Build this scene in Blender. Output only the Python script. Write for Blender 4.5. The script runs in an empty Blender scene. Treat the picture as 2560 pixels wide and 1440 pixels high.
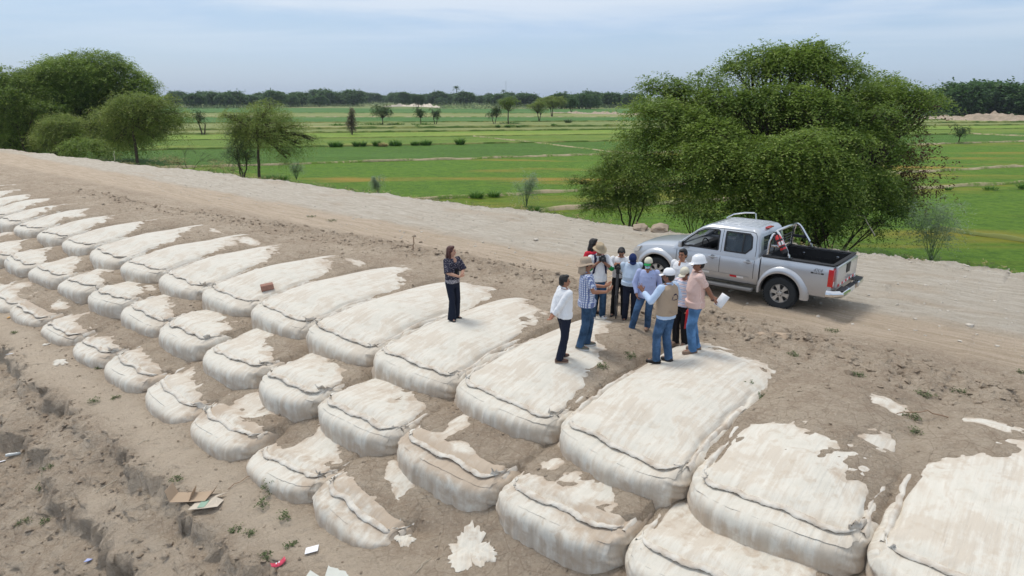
import bpy, bmesh, math, random
import numpy as np
from mathutils import Vector, Matrix
R = math.radians
random.seed(7); rng = np.random.default_rng(7)
C = bpy.context.scene.collection
SC = bpy.context.scene
# ---------------------------------------------------------------- camera, sky, sun, exposure
CAMZ = 4.6; FPX = 1700.0; PITCH = math.atan((720-243)/FPX)
cd = bpy.data.cameras.new('camera'); cam = bpy.data.objects.new('camera', cd); C.objects.link(cam)
cam.location = (0, 0, CAMZ); cam.rotation_euler = (math.pi/2-PITCH, 0, 0)
cd.sensor_width = 36; cd.lens = 36*FPX/2560; cd.clip_end = 9000; cd.clip_start = .1
SC.camera = cam
SUN_EL, SUN_AZ = R(66), R(-48)            # azimuth measured from +Y towards +X
w = bpy.data.worlds.new("World"); SC.world = w; w.use_nodes = True
nt = w.node_tree; N = nt.nodes; L = nt.links; N.clear()
out = N.new('ShaderNodeOutputWorld'); bg = N.new('ShaderNodeBackground')
sky = N.new('ShaderNodeTexSky'); sky.sky_type = 'NISHITA'; sky.sun_disc = False
sky.sun_elevation = SUN_EL; sky.sun_rotation = SUN_AZ; sky.air_density = 1.0; sky.dust_density = 1.4; sky.ozone_density = 1.6
tc = N.new('ShaderNodeTexCoord')
mp = N.new('ShaderNodeMapping'); mp.inputs['Scale'].default_value = (1.1, 1.1, 7.5); mp.inputs['Rotation'].default_value = (R(5), R(4), R(10))
n1 = N.new('ShaderNodeTexNoise'); n1.inputs['Scale'].default_value = 2.1; n1.inputs['Detail'].default_value = 8; n1.inputs['Roughness'].default_value = .5; n1.inputs['Distortion'].default_value = .35
cr = N.new('ShaderNodeValToRGB'); cr.color_ramp.elements[0].position = .36; cr.color_ramp.elements[1].position = .70
cr.color_ramp.elements[0].color = (0, 0, 0, 1); cr.color_ramp.elements[1].color = (1, 1, 1, 1)
# thin cloud: mostly high up, hardly any right at the horizon
sep = N.new('ShaderNodeSeparateXYZ'); mr = N.new('ShaderNodeMapRange'); mr.inputs['From Min'].default_value = .015; mr.inputs['From Max'].default_value = .16
mul = N.new('ShaderNodeMath'); mul.operation = 'MULTIPLY'
ma = N.new('ShaderNodeMath'); ma.operation = 'MULTIPLY_ADD'; ma.inputs[1].default_value = .35; ma.inputs[2].default_value = .62; ma.use_clamp = True
mix = N.new('ShaderNodeMix'); mix.data_type = 'RGBA'
mix.inputs['B'].default_value = (3.5, 4.75, 6.6, 1)
L.new(tc.outputs['Generated'], mp.inputs['Vector']); L.new(mp.outputs['Vector'], n1.inputs['Vector']); L.new(n1.outputs['Fac'], cr.inputs['Fac'])
L.new(tc.outputs['Generated'], sep.inputs[0]); L.new(sep.outputs['Z'], mr.inputs['Value'])
L.new(cr.outputs['Color'], mul.inputs[0]); L.new(mr.outputs['Result'], mul.inputs[1]); L.new(mul.outputs[0], ma.inputs[0])
L.new(ma.outputs[0], mix.inputs['Factor']); L.new(sky.outputs['Color'], mix.inputs['A'])
# the thin cloud sheet grows whiter towards the zenith; streaks of it show low down
mr2 = N.new('ShaderNodeMapRange'); mr2.interpolation_type = 'SMOOTHSTEP'; mr2.inputs['From Min'].default_value = .12; mr2.inputs['From Max'].default_value = .75; L.new(sep.outputs['Z'], mr2.inputs['Value'])
mp2 = N.new('ShaderNodeMapping'); mp2.inputs['Scale'].default_value = (1.0, 1.6, 11); mp2.inputs['Rotation'].default_value = (R(3), R(-5), R(30)); L.new(tc.outputs['Generated'], mp2.inputs['Vector'])
n2 = N.new('ShaderNodeTexNoise'); n2.inputs['Scale'].default_value = 1.7; n2.inputs['Detail'].default_value = 9; n2.inputs['Roughness'].default_value = .58; n2.inputs['Distortion'].default_value = .5; L.new(mp2.outputs[0], n2.inputs['Vector'])
cr2 = N.new('ShaderNodeMapRange'); cr2.interpolation_type = 'SMOOTHSTEP'; cr2.inputs['From Min'].default_value = .38; cr2.inputs['From Max'].default_value = .66; L.new(n2.outputs['Fac'], cr2.inputs['Value'])
mr3 = N.new('ShaderNodeMapRange'); mr3.interpolation_type = 'SMOOTHSTEP'; mr3.inputs['From Min'].default_value = .02; mr3.inputs['From Max'].default_value = .15; L.new(sep.outputs['Z'], mr3.inputs['Value'])
m3 = N.new('ShaderNodeMath'); m3.operation = 'MULTIPLY'; L.new(cr2.outputs[0], m3.inputs[0]); L.new(mr3.outputs[0], m3.inputs[1]); m4 = N.new('ShaderNodeMath'); m4.operation = 'MULTIPLY'; m4.inputs[1].default_value = .62; L.new(m3.outputs[0], m4.inputs[0])
m5 = N.new('ShaderNodeMath'); m5.operation = 'MULTIPLY'; m5.inputs[1].default_value = .8; L.new(mr2.outputs[0], m5.inputs[0]); m6 = N.new('ShaderNodeMath'); m6.operation = 'MAXIMUM'; L.new(m4.outputs[0], m6.inputs[0]); L.new(m5.outputs[0], m6.inputs[1])
mix2 = N.new('ShaderNodeMix'); mix2.data_type = 'RGBA'; mix2.inputs['B'].default_value = (6.6, 6.9, 7.3, 1); L.new(m6.outputs[0], mix2.inputs['Factor']); L.new(mix.outputs['Result'], mix2.inputs['A']); L.new(mix2.outputs['Result'], bg.inputs['Color'])
bg.inputs['Strength'].default_value = .11; L.new(bg.outputs[0], out.inputs[0])
sl = bpy.data.lights.new('sun', 'SUN'); sl.energy = 1.7; sl.angle = R(16); sl.color = (1, .95, .87)
sun = bpy.data.objects.new('sun', sl); C.objects.link(sun)
sd_ = Vector((math.sin(SUN_AZ)*math.cos(SUN_EL), math.cos(SUN_AZ)*math.cos(SUN_EL), math.sin(SUN_EL)))
sun.rotation_euler = sd_.to_track_quat('Z', 'Y').to_euler()
SC.view_settings.view_transform = 'Standard'; SC.view_settings.look = 'None'; SC.view_settings.exposure = 0.27; SC.view_settings.gamma = 1
# ---------------------------------------------------------------- helpers
def at(px, py, z=0.):                      # a point of the photograph's plan: where the sight line meets height z
    a = (px-1280)/FPX; b = (py-720)/FPX
    dy = math.cos(PITCH)-b*math.sin(PITCH); dz = -math.sin(PITCH)-b*math.cos(PITCH)
    t = (z-CAMZ)/dz
    return a*t, dy*t
CA, SA = math.cos(R(40)), math.sin(R(40))
def sd(x, y): return x*CA-y*SA, x*SA+y*CA    # s runs along the dike, d into it
def xy(s, d): return s*CA+d*SA, -s*SA+d*CA
def tag(o, label=None, cat=None, group=None, kind=None):
    if label: o['label'] = label
    if cat: o['category'] = cat
    if group: o['group'] = group
    if kind: o['kind'] = kind
    return o
def empty(name, loc=(0,0,0), rz=0., **k):
    o = bpy.data.objects.new(name, None); C.objects.link(o); o.location = loc; o.rotation_euler = (0,0,rz); o.empty_display_size = .2
    return tag(o, **k)
def fastmesh(name, V, F, smooth=True, uv=None, attrs=None):
    V = np.asarray(V, np.float32); F = np.asarray(F, np.int32); k = F.shape[1]
    m = bpy.data.meshes.new(name); m.vertices.add(len(V)); m.vertices.foreach_set('co', V.ravel())
    m.loops.add(F.size); m.loops.foreach_set('vertex_index', F.ravel())
    m.polygons.add(len(F)); m.polygons.foreach_set('loop_start', np.arange(0, F.size, k, dtype=np.int32))
    m.polygons.foreach_set('loop_total', np.full(len(F), k, np.int32))
    m.polygons.foreach_set('use_smooth', np.full(len(F), smooth, bool))
    if uv is not None:
        l = m.uv_layers.new(name='UVMap'); l.data.foreach_set('uv', np.asarray(uv, np.float32)[F.ravel()].ravel())
    for kx, v in (attrs or {}).items():
        a = m.attributes.new(kx, 'FLOAT', 'POINT'); a.data.foreach_set('value', np.asarray(v, np.float32).ravel())
    m.update(calc_edges=True); m.validate()
    return m
def link(name, m, mat=None, parent=None, **k):
    o = bpy.data.objects.new(name, m); C.objects.link(o)
    if mat is not None and len(m.materials) == 0: m.materials.append(mat)
    if parent: o.parent = parent
    return tag(o, **k)
def grid_faces(nx, ny, off=0):             # vertex index = j*nx+i
    i, j = np.meshgrid(np.arange(nx-1), np.arange(ny-1)); a = (j*nx+i).ravel()
    return np.stack([a, a+1, a+nx+1, a+nx], 1)+off
def hsh(ix, iy, iz, seed):
    n = (ix.astype(np.int64)*374761393+iy.astype(np.int64)*668265263+iz.astype(np.int64)*2147483647+seed*1274126177) & 0xffffffff
    n = ((n ^ (n >> 13))*1274126177) & 0xffffffff; n = (n ^ (n >> 16)) & 0xffff
    return n/65535.
def vn(x, y, z=None, seed=0):
    x = np.asarray(x, float); y = np.asarray(y, float); z = np.zeros_like(x) if z is None else np.asarray(z, float)
    x, y, z = np.broadcast_arrays(x, y, z)
    ix, iy, iz = np.floor(x), np.floor(y), np.floor(z); fx, fy, fz = x-ix, y-iy, z-iz
    fx = fx*fx*(3-2*fx); fy = fy*fy*(3-2*fy); fz = fz*fz*(3-2*fz); r = 0
    flat = not np.any(fz)
    for dz in ((0,) if flat else (0, 1)):
        wz = (1-fz) if dz == 0 else fz
        for dx in (0, 1):
            for dy in (0, 1):
                r = r+hsh(ix+dx, iy+dy, iz+dz, seed)*(fx if dx else 1-fx)*(fy if dy else 1-fy)*wz
    return r*2-1
def fbm(x, y, z=None, o=4, seed=0, g=.5):
    r = 0; a = 1; t = 0; x = np.asarray(x, float); y = np.asarray(y, float)
    for k in range(o):
        r = r+a*vn(x*2**k+k*17.3, y*2**k-k*9.1, None if z is None else np.asarray(z, float)*2**k, seed+k); t += a; a *= g
    return r/t
def sst(a, b, x):
    t = np.clip((x-a)/(b-a), 0, 1); return t*t*(3-2*t)
# ---- materials
def newmat(name, rough=.8, spec=.3, metal=0.):
    m = bpy.data.materials.new(name); m.use_nodes = True; b = m.node_tree.nodes['Principled BSDF']
    b.inputs['Roughness'].default_value = rough; b.inputs['Specular IOR Level'].default_value = spec; b.inputs['Metallic'].default_value = metal
    return m, m.node_tree.nodes, m.node_tree.links, b
def plain(name, col, rough=.6, spec=.4, metal=0., var=.12, scale=9., bump=0., coat=0.):
    m, N, L, b = newmat(name, rough, spec, metal)
    tc = N.new('ShaderNodeTexCoord'); n = N.new('ShaderNodeTexNoise'); n.inputs['Scale'].default_value = scale; n.inputs['Detail'].default_value = 5
    mx = N.new('ShaderNodeMix'); mx.data_type = 'RGBA'
    mx.inputs['A'].default_value = (*[c*(1-var) for c in col], 1); mx.inputs['B'].default_value = (*[min(1, c*(1+var)) for c in col], 1)
    L.new(tc.outputs['Object'], n.inputs['Vector']); L.new(n.outputs['Fac'], mx.inputs['Factor']); L.new(mx.outputs['Result'], b.inputs['Base Color'])
    if bump:
        bp = N.new('ShaderNodeBump'); bp.inputs['Strength'].default_value = bump; bp.inputs['Distance'].default_value = .02
        L.new(n.outputs['Fac'], bp.inputs['Height']); L.new(bp.outputs[0], b.inputs['Normal'])
    if coat: b.inputs['Coat Weight'].default_value = coat; b.inputs['Coat Roughness'].default_value = .08
    return m
class NB:                                   # tiny node builder
    def __init__(s, m): s.N = m.node_tree.nodes; s.L = m.node_tree.links
    def noise(s, vec, scale, detail=6, rough=.55, dist=0.):
        n = s.N.new('ShaderNodeTexNoise'); n.inputs['Scale'].default_value = scale; n.inputs['Detail'].default_value = detail
        n.inputs['Roughness'].default_value = rough; n.inputs['Distortion'].default_value = dist; s.L.new(vec, n.inputs['Vector']); return n.outputs['Fac']
    def vor(s, vec, scale, feature='DISTANCE_TO_EDGE'):
        n = s.N.new('ShaderNodeTexVoronoi'); n.feature = feature; n.inputs['Scale'].default_value = scale; s.L.new(vec, n.inputs['Vector']); return n.outputs['Distance']
    def mapping(s, vec, sc, rot=(0,0,0)):
        if any(rot) and sc != (1, 1, 1): vec = s.mapping(vec, (1, 1, 1), rot); rot = (0, 0, 0)
        n = s.N.new('ShaderNodeMapping'); n.inputs['Scale'].default_value = sc; n.inputs['Rotation'].default_value = rot; s.L.new(vec, n.inputs['Vector']); return n.outputs[0]
    def ramp(s, f, a, b):
        n = s.N.new('ShaderNodeMapRange'); n.interpolation_type = 'SMOOTHSTEP'; n.inputs['From Min'].default_value = a; n.inputs['From Max'].default_value = b; s.L.new(f, n.inputs['Value']); return n.outputs['Result']
    def mix(s, f, a, b):
        n = s.N.new('ShaderNodeMix'); n.data_type = 'RGBA'
        for k, v in (('A', a), ('B', b)):
            if isinstance(v, tuple): n.inputs[k].default_value = (*v, 1)
            else: s.L.new(v, n.inputs[k])
        if isinstance(f, (int, float)): n.inputs['Factor'].default_value = f
        else: s.L.new(f, n.inputs['Factor'])
        return n.outputs['Result']
    def math(s, op, a, b=0., c=0., clamp=False):
        n = s.N.new('ShaderNodeMath'); n.operation = op; n.use_clamp = clamp
        for i, v in enumerate((a, b, c)):
            if isinstance(v, (int, float)): n.inputs[i].default_value = v
            else: s.L.new(v, n.inputs[i])
        return n.outputs[0]
    def attr(s, name):
        n = s.N.new('ShaderNodeAttribute'); n.attribute_name = name; return n.outputs['Fac']
    def bump(s, h, strength, dist, prev=None):
        n = s.N.new('ShaderNodeBump'); n.inputs['Strength'].default_value = strength; n.inputs['Distance'].default_value = dist; s.L.new(h, n.inputs['Height'])
        if prev is not None: s.L.new(prev, n.inputs['Normal'])
        return n.outputs[0]
    def obj(s): return s.N.new('ShaderNodeTexCoord').outputs['Object']
    def uv(s): return s.N.new('ShaderNodeTexCoord').outputs['UV']
# ================================================================ the dike: terrain and the three tiers of bags
BASE = {1: -.54, 2: -1.08, 3: -1.62}
J1 = [(-45.9,7.75),(-43.5,7.75),(-41.1,7.75),(-38.8,7.72),(-36.4,7.7),(-34.0,7.6),(-31.66,7.55),(-29.38,7.68),(-27.1,7.8),(-24.67,7.85),(-21.9,7.7),(-19.42,7.75),(-16.94,7.7),(-14.7,7.8),(-12.3,7.68),(-10.05,7.68),(-7.84,7.7),(-5.5,7.52),(-3.3,7.38),(-1.15,7.36),(1.15,7.3),(3.5,7.3)]
J2 = [(-32.6,6.2),(-30.3,6.2),(-28.05,6.25),(-25.83,6.33),(-23.42,6.42),(-21.05,6.41),(-18.82,6.47),(-16.61,6.47),(-14.31,6.42),(-11.95,6.36),(-9.89,6.3),(-7.82,6.33),(-5.61,6.3),(-3.6,6.3),(-1.35,6.3),(0.9,6.3)]
J3 = [(-28.3,5.15),(-25.9,5.15),(-23.58,5.16),(-21.25,5.24),(-18.9,5.25),(-16.76,5.24),(-14.6,5.24),(-12.5,5.2),(-10.34,5.15),(-8.37,5.18),(-6.6,5.15)]
JJ = {1: J1, 2: J2, 3: J3}
# how far back from the front the cloth lies bare, at the left and at the right edge of each bag (metres)
E1 = [(3.4,1.2)]*5+[(3.3,1.0),(3.2,1.0),(3.3,1.2),(3.2,1.4),(4.2,1.3),(4.9,1.6),(4.2,1.8),(4.3,2.3),(5.0,3.0),(4.8,3.9),(4.9,2.5),(5.6,.9),(4.6,3.7),(1.7,1.1),(1.7,4.6),(3,2)]
E2 = [(1.5,.5)]*4+[(1.6,.45),(1.5,.5),(1.6,.35),(1.6,.8),(1.6,.5),(1.7,.75),(1.9,.6),(-.1,-.3),(.15,.05),(1.3,.9),(1,.6)]
E3 = [(.9,.3),(.8,.5),(.1,-.1),(.85,.1),(.45,0),(.75,.05),(.8,.15),(.45,.0),(.8,.05),(.15,.1)]
EE = {1: E1, 2: E2, 3: E3}
LEN = {1: 5.2, 2: 2.3, 3: 2.0}
# single bare patches: (row, bag index from the list, u, v, radius u, radius v)
PATCH = [(2,11,-.35,.62,.16,.35),(2,11,-.45,.95,.1,.3),(2,11,.05,.42,.22,.14),(2,12,-.62,.85,.16,.17),(2,12,.25,.62,.38,.28),(3,1,-.3,.7,.3,.3),(3,9,.2,.9,.5,.35),(3,8,.0,.8,.7,.4),(3,7,-.1,.85,.5,.3),(3,2,.4,.75,.35,.2),(1,17,.4,2.9,.25,.3),(1,18,.55,3.4,.3,.25),(1,18,.7,2.2,.22,.3),(1,19,-.3,3.6,.4,.2),(1,10,.4,3.2,.4,.25),(1,9,.5,3.4,.4,.2),(1,12,.6,3.6,.4,.25)]
def bag_uv(k, s):
    J = np.array(JJ[k]); i = np.clip(np.searchsorted(J[:, 0], s)-1, 0, len(J)-2)
    s0, s1 = J[i, 0], J[i+1, 0]; return i, np.clip(2*(s-s0)/(s1-s0)-1, -3, 3), np.interp(s, J[:, 0], J[:, 1])
def top_h(k, i, u, v):
    u = np.clip(u, -1, 1); vv = np.clip(v, 0, None)
    if k == 1:
        return -.115+.22*sst(-.5, 1.9, vv)*(1-.45*sst(3.4, 5.2, vv))-.05+(1-u*u)*.19*sst(-.1, 1.1, vv)*(1-sst(3.2, 5.2, vv))+.035*vn(i*3.1+u*1.3, vv*.8+i*5.7, seed=5)+.05*np.sin(i*12.9)*u*np.exp(-vv/1.5)
    a = .10 if k == 2 else .08
    return BASE[k]+.41+(.06*vn(i*3.7+u*1.2, vv*1.1+i*2.3, seed=9)+.05*np.sin(i*7.7+k)*u)*(1-sst(.6, 1.2, vv))-(.06+.13*(i == 9)*(.6+u) if k == 3 else 0)*(1-sst(.5, 1.2, vv))+.12*np.clip(vv/1.3, 0, 1.3)+(1-u*u)*a*sst(-.1, .5, vv)
def cover(k, i, u, v, s, d):
    Em = np.array(EE[k]+[(1, .5)]*4)[i]
    e = Em[..., 0]*(.5-u/2)+Em[..., 1]*(.5+u/2)
    cool = .34 if k > 1 else .5; hf = .5*fbm(s*5.5, d*6.5, o=4, seed=18, g=.7)
    c = (v-e)/cool+(2.1 if k == 3 else 1.35)*fbm(s*(1.25 if k != 3 else 1.9)+3, d*1.6, o=5, seed=11, g=.62)+.45*fbm(s*.5, d*4.5, o=4, seed=15)+hf
    if k == 1: c = np.where(v < .8, np.minimum(c, (v-.8)*3), c)
    if k == 1: c = c+.9*sst(.78, 1.0, np.abs(u))*sst(.9, 1.8, v)
    for (kk, bi, pu, pv, ru, rv) in PATCH:
        if kk != k: continue
        q = 1-np.sqrt(((u-pu)/ru)**2+((v-pv)/rv)**2)+.9*fbm(s*3.3, d*3.3, o=4, seed=21, g=.6)
        c = np.where((i == bi), np.minimum(c, np.where(q > -.4, -q*1.6+.1, c)), c)
    return c
def scarp_d(s): return 4.0+.35*fbm(s*.45, s*0, seed=31)+.16*fbm(s*2.3, s*0, seed=32)+.02*(s+12)*0
def ground(s, d, detail=True):
    s = np.asarray(s, float); d = np.asarray(d, float)
    big = fbm(s*.6, d*.6, o=4, seed=41); med = fbm(s*2.2, d*2.2, o=4, seed=42); fine = fbm(s*7.5, d*7.5, o=3, seed=43)
    # beach and eroded gully
    z = -1.50-.17*(5.3-d)*(d < 5.3)+.05*big
    q = d+.42*fbm(s*1.1, d*1.1, o=6, seed=33, g=.62)
    s1 = scarp_d(s); on = 1-sst(-6.5, -4.5, s)*.6
    z = z-(.32*(1-sst(s1-.13, s1+.02, q))*(.7+.5*vn(s*.8, s*0, seed=34))+.36*(1-sst(s1-1.0, s1-.84, q))+.26*(1-sst(s1-2.6, s1-2.2, q)))*on
    z = z-.20*np.clip(s1-d, 0, 99)
    rough = np.exp(-((d-s1-.05)/.35)**2)*.6+(d < s1)*.55
    # tiers
    for k in (3, 2, 1):
        i, u, dk = bag_uv(k, s); v = d-dk
        T = top_h(k, i, u, v); c = cover(k, i, u, v, s, d)
        off = np.clip(.035*c, -.075, .035)
        v0 = .2+.32*np.clip(np.abs(u), 0, 1)**6
        st = sst(v0, v0+.16, v)
        if k == 3:
            r = sst(-6.55, -6.2, s); st = st*(1-r)+sst(-.9, 1.3, v)*r; off = off*(1-r)+.03*r
        z = z*(1-st)+(T+off)*st
        g = np.abs(u)-.98+.04*vn(s*0, d*3, seed=6)                      # dark crack running down from the joint between two bags
        if k > 1: z = z-.05*np.exp(-(np.abs(np.abs(u)-.97-.05*vn(d*2.5, s*0, seed=7))/.02)**2)*st*sst(.3, .6, v)
    _, _, d1 = bag_uv(1, s)
    vv = d-d1
    mudtop = sst(2.5, 4.5, vv)
    # line of dry clods between the bags and the wheel tracks
    rc = 13.0+.35*fbm(s*.35, s*0, seed=51)-.6*sst(-6, 2, s)+.9*np.exp(-((s+14)/6)**2)-1.0*sst(-22, -30, s)
    cl = np.exp(-((d-rc)/.75)**2); rough = np.maximum(rough, cl*1.0)
    z = z+cl*(.05+.09*np.abs(fbm(s*1.9, d*2.6, o=4, seed=52))*2)
    rough = np.maximum(rough, .35*mudtop*(1-sst(13.5, 14.4, d)))
    # wheel tracks along the road
    for dt in (14.5, 14.9, 15.35, 15.9, 16.3, 16.9, 17.6, 18.4, 19.2):
        dd = d-dt-.25*fbm(s*.12, s*0, seed=53)
        z = z-.030*np.exp(-(dd/.12)**2)*(.5+.7*vn(s*.3+dt, s*0, seed=59))*sst(13.6, 14.3, d)
    road = sst(13.8, 14.6, d)*(1-sst(21.2, 21.8, d))
    z = z+.012*road*fbm(s*.8, d*6, o=3, seed=54)
    # far edge of the dike: low windrow of spoil, then the bank
    ed = edge_d(s)
    z = z+.10*np.exp(-((d-ed+.05)/.28)**2)*np.clip(fbm(s*.35, s*0, o=2, seed=58)*2+.3, 0, 1)*(.4+np.abs(fbm(s*2.3, d*2.3, o=3, seed=55)))
    z = z-sst(ed-.15, ed+2.6, d)*(FZ*-1+.25)
    rough = np.maximum(rough, .8*np.exp(-((d-ed)/.4)**2)); 
    crk = np.clip(1-np.abs(fbm(s*2.6+9, d*2.6, o=4, seed=91))*9, 0, 1)*np.clip(fbm(s*.7, d*.7, seed=92)*3+.6, 0, 1)*(1-road)
    z = z-.022*crk+.026*med+.020*fine*(1-.7*road)+.012*np.abs(fbm(s*15, d*15, o=2, seed=93))*(1-.6*road)+rough*(.11*np.abs(fbm(s*3.1, d*3.1, o=4, seed=56))+.06*np.abs(fbm(s*9, d*9, o=2, seed=57)))
    return z
FZ = -2.2
def edge_d(s): return np.interp(s, [-73,-51,-35,-23,-14,-8,-1,15], [18.6,20.2,21.1,21.7,21.7,22.2,22.6,22.6])+.25*vn(np.asarray(s)*.5, np.asarray(s)*0., seed=61)
def gz(x, y):                               # height of whatever one stands on, bag top or earth
    s, d = sd(x, y); z = float(ground(np.array([s]), np.array([d]))[0])
    i, u, d1 = bag_uv(1, np.array([s]))
    if d > d1[0]+.2 and d < d1[0]+5: z = max(z, float(top_h(1, i, u, np.array([d-d1[0]]))[0]))
    return z
def spaced(a, b, f):
    r = [a]
    while r[-1] < b: r.append(r[-1]+f(r[-1]))
    return np.array(r)
S_ = -spaced(-6.5, 125, lambda q: .05 if q < 6 else .05+.0042*(q-6))[::-1]
D_ = spaced(-9, 28, lambda q: .3 if q < -3 else .1 if q < .8 else .055 if q < 8.2 else .06 if q < 14.5 else .12 if q < 21 else .1 if q < 23 else .3)
SS, DD = np.meshgrid(S_, D_); ZZ = ground(SS, DD)
wq = np.clip((5.2-DD)/1.2, 0, 1); X_, Y_ = xy(SS+.07*vn(SS*4, DD*4, ZZ*9, seed=101)*wq+.03*vn(SS*11, DD*11, ZZ*20, seed=102)*wq, DD+.12*vn(SS*3.3+7, DD*3.3, ZZ*7, seed=103)*wq+.05*vn(SS*10+7, DD*10, ZZ*17, seed=104)*wq)
pale = sst(16.1, 16.9, DD+.5*fbm(SS*.3, DD*.8, o=4, seed=71)+.02*(SS+12))*(1-.5*sst(.2, .55, fbm(SS*.35, DD*1.4, o=5, seed=72)))
pale = pale*(1-.7*sst(22.3, 23.6, DD))
tan = sst(13.9, 14.7, DD)*(1-pale)
smoothm = np.exp(-((DD-4.6-.25*fbm(SS*.5, DD, seed=73))/.42)**2)*(SS < -5)+.6*sst(.1, .5, fbm(SS*.5, DD*.9, o=3, seed=74))*(DD < 3.6)
mg = fastmesh('dike_ground', np.stack([X_, Y_, ZZ], -1).reshape(-1, 3), grid_faces(len(S_), len(D_)), attrs={'pale': pale, 'tan': tan, 'silt': smoothm})
m, N, L, b = newmat('dry mud', .93, .12); nb = NB(m); ob = nb.obj()
big = nb.noise(ob, .55, 5); md = nb.noise(ob, 3.2, 8, .62); fn = nb.noise(ob, 17, 8, .68); vf = nb.noise(ob, 70, 4, .7)
c = nb.mix(nb.ramp(big, .35, .65), (.455, .365, .275), (.545, .45, .345))
c = nb.mix(nb.math('MULTIPLY', nb.ramp(md, .40, .66), .55), c, (.36, .27, .195))
c = nb.mix(nb.math('MULTIPLY', nb.ramp(fn, .5, .68), .5), c, (.64, .54, .43)); c = nb.mix(nb.math('MULTIPLY', nb.math('SUBTRACT', 1, nb.ramp(fn, .30, .46)), .55), c, (.30, .22, .155)); c = nb.mix(nb.math('MULTIPLY', nb.ramp(nb.noise(ob, 42, 5, .7), .56, .70), .35), c, (.27, .20, .14)); c = nb.mix(nb.math('MULTIPLY', nb.ramp(nb.vor(nb.mapping(nb.math('MULTIPLY', 1, 1) if False else ob, (1, 1, 1)), 3.1), .035, .0), .35), c, (.24, .175, .12))
c = nb.mix(nb.math('MULTIPLY', nb.attr('tan'), .8), c, nb.mix(nb.ramp(nb.noise(nb.mapping(ob, (.35, 6, 1), (0, 0, R(40))), 1.3, 8, .65), .38, .62), (.50, .395, .285), (.64, .52, .40)))
c = nb.mix(nb.math('MULTIPLY', nb.attr('silt'), .7), c, (.63, .52, .40))
c = nb.mix(nb.math('MULTIPLY', nb.attr('pale'), .92), c, nb.mix(nb.ramp(nb.noise(nb.mapping(ob, (.5, 3.2, 1), (0, 0, R(40))), 2.0, 8, .72), .35, .68), (.50, .435, .35), (.66, .605, .52)))
L.new(c, b.inputs['Base Color'])
cr_ = nb.vor(nb.mapping(ob, (1, 1, 1)), 4.5); nn = nb.bump(nb.ramp(cr_, 0, .08), .25, .02)
nn = nb.bump(md, .9, .12, nn); nn = nb.bump(fn, 1.0, .07, nn); nn = nb.bump(vf, .9, .02, nn); L.new(nn, b.inputs['Normal'])
MUD = m
link('dike_ground', mg, MUD, kind='structure')
# a river side floor beyond the gully, so that nothing ends in view
# ---------------------------------------------------------------- bags
def cloth_material():
    m, N, L, b = newmat('white geotextile', .82, .2); nb = NB(m); ob = nb.obj(); uv = nb.uv()
    dust = nb.attr('dust')
    st = nb.noise(nb.mapping(uv, (9, .7, 1)), 1.6, 7, .62)                 # dirt that ran down the front
    bl = nb.noise(ob, 1.7, 7, .66, .6); bl2 = nb.noise(ob, 5.5, 6, .6, .4)
    c = nb.mix(nb.ramp(bl, .3, .7), (.61, .57, .49), (.76, .72, .64))
    f = nb.math('MULTIPLY', nb.ramp(nb.math('ADD', bl, nb.math('MULTIPLY', st, .45)), .65, .84), .62)
    c = nb.mix(f, c, (.50, .415, .32))
    face = nb.attr('front')      # rain washed brown runs down the upright front of each bag
    run = nb.ramp(nb.noise(nb.mapping(uv, (3.2, .55, 1)), 1.3, 7, .6, .25), .42, .60); c = nb.mix(nb.math('MULTIPLY', nb.math('MULTIPLY', run, face), .62), c, (.44, .355, .265))
    c = nb.mix(nb.math('MULTIPLY', nb.ramp(bl2, .54, .68), .42), c, (.52, .43, .33))
    d2 = nb.math('ADD', dust, nb.math('MULTIPLY_ADD', bl2, 1.3, -.65))
    c = nb.mix(nb.math('MULTIPLY', nb.ramp(d2, .30, .85), .88), c, (.45, .355, .265))
    L.new(c, b.inputs['Base Color'])
    rib = nb.noise(nb.mapping(uv, (26, 1.1, 1)), 1.0, 4, .6); rib2 = nb.noise(nb.mapping(uv, (7, .8, 1)), 1.0, 4, .55)
    nn = nb.bump(rib2, .55, .05); nn = nb.bump(rib, .45, .018, nn); nn = nb.bump(nb.noise(ob, 38, 5, .65), .25, .008, nn); L.new(nn, b.inputs['Normal'])
    b.inputs['Sheen Weight'].default_value = .1
    return m
CLOTH = cloth_material()
m, N, L, b = newmat('seam tape', .8, .2); nb = NB(m); ob = nb.obj()
L.new(nb.mix(nb.ramp(nb.noise(ob, 4, 6, .6), .35, .7), (.66, .62, .55), (.46, .38, .30)), b.inputs['Base Color']); L.new(nb.bump(nb.noise(ob, 30, 4), .4, .01), b.inputs['Normal'])
SEAM = m
def bag_profile(k, i, x, y, zn, W, Ln, seed):
    """x,y,zn in -1..1 superellipsoid coordinates -> local u metres, v metres, z"""
    bulge = .16+.05*math.sin(seed*3.7)
    v = (y+1)/2*Ln-.10-bulge*(1-x*x)*(y < 0)*np.abs(y)**3
    u = x*(W/2)*1.03
    zl = BASE[k]-.55; T = top_h(k, i, x, v)
    return u, v, zl+(T-zl)*(zn+1)/2
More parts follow.
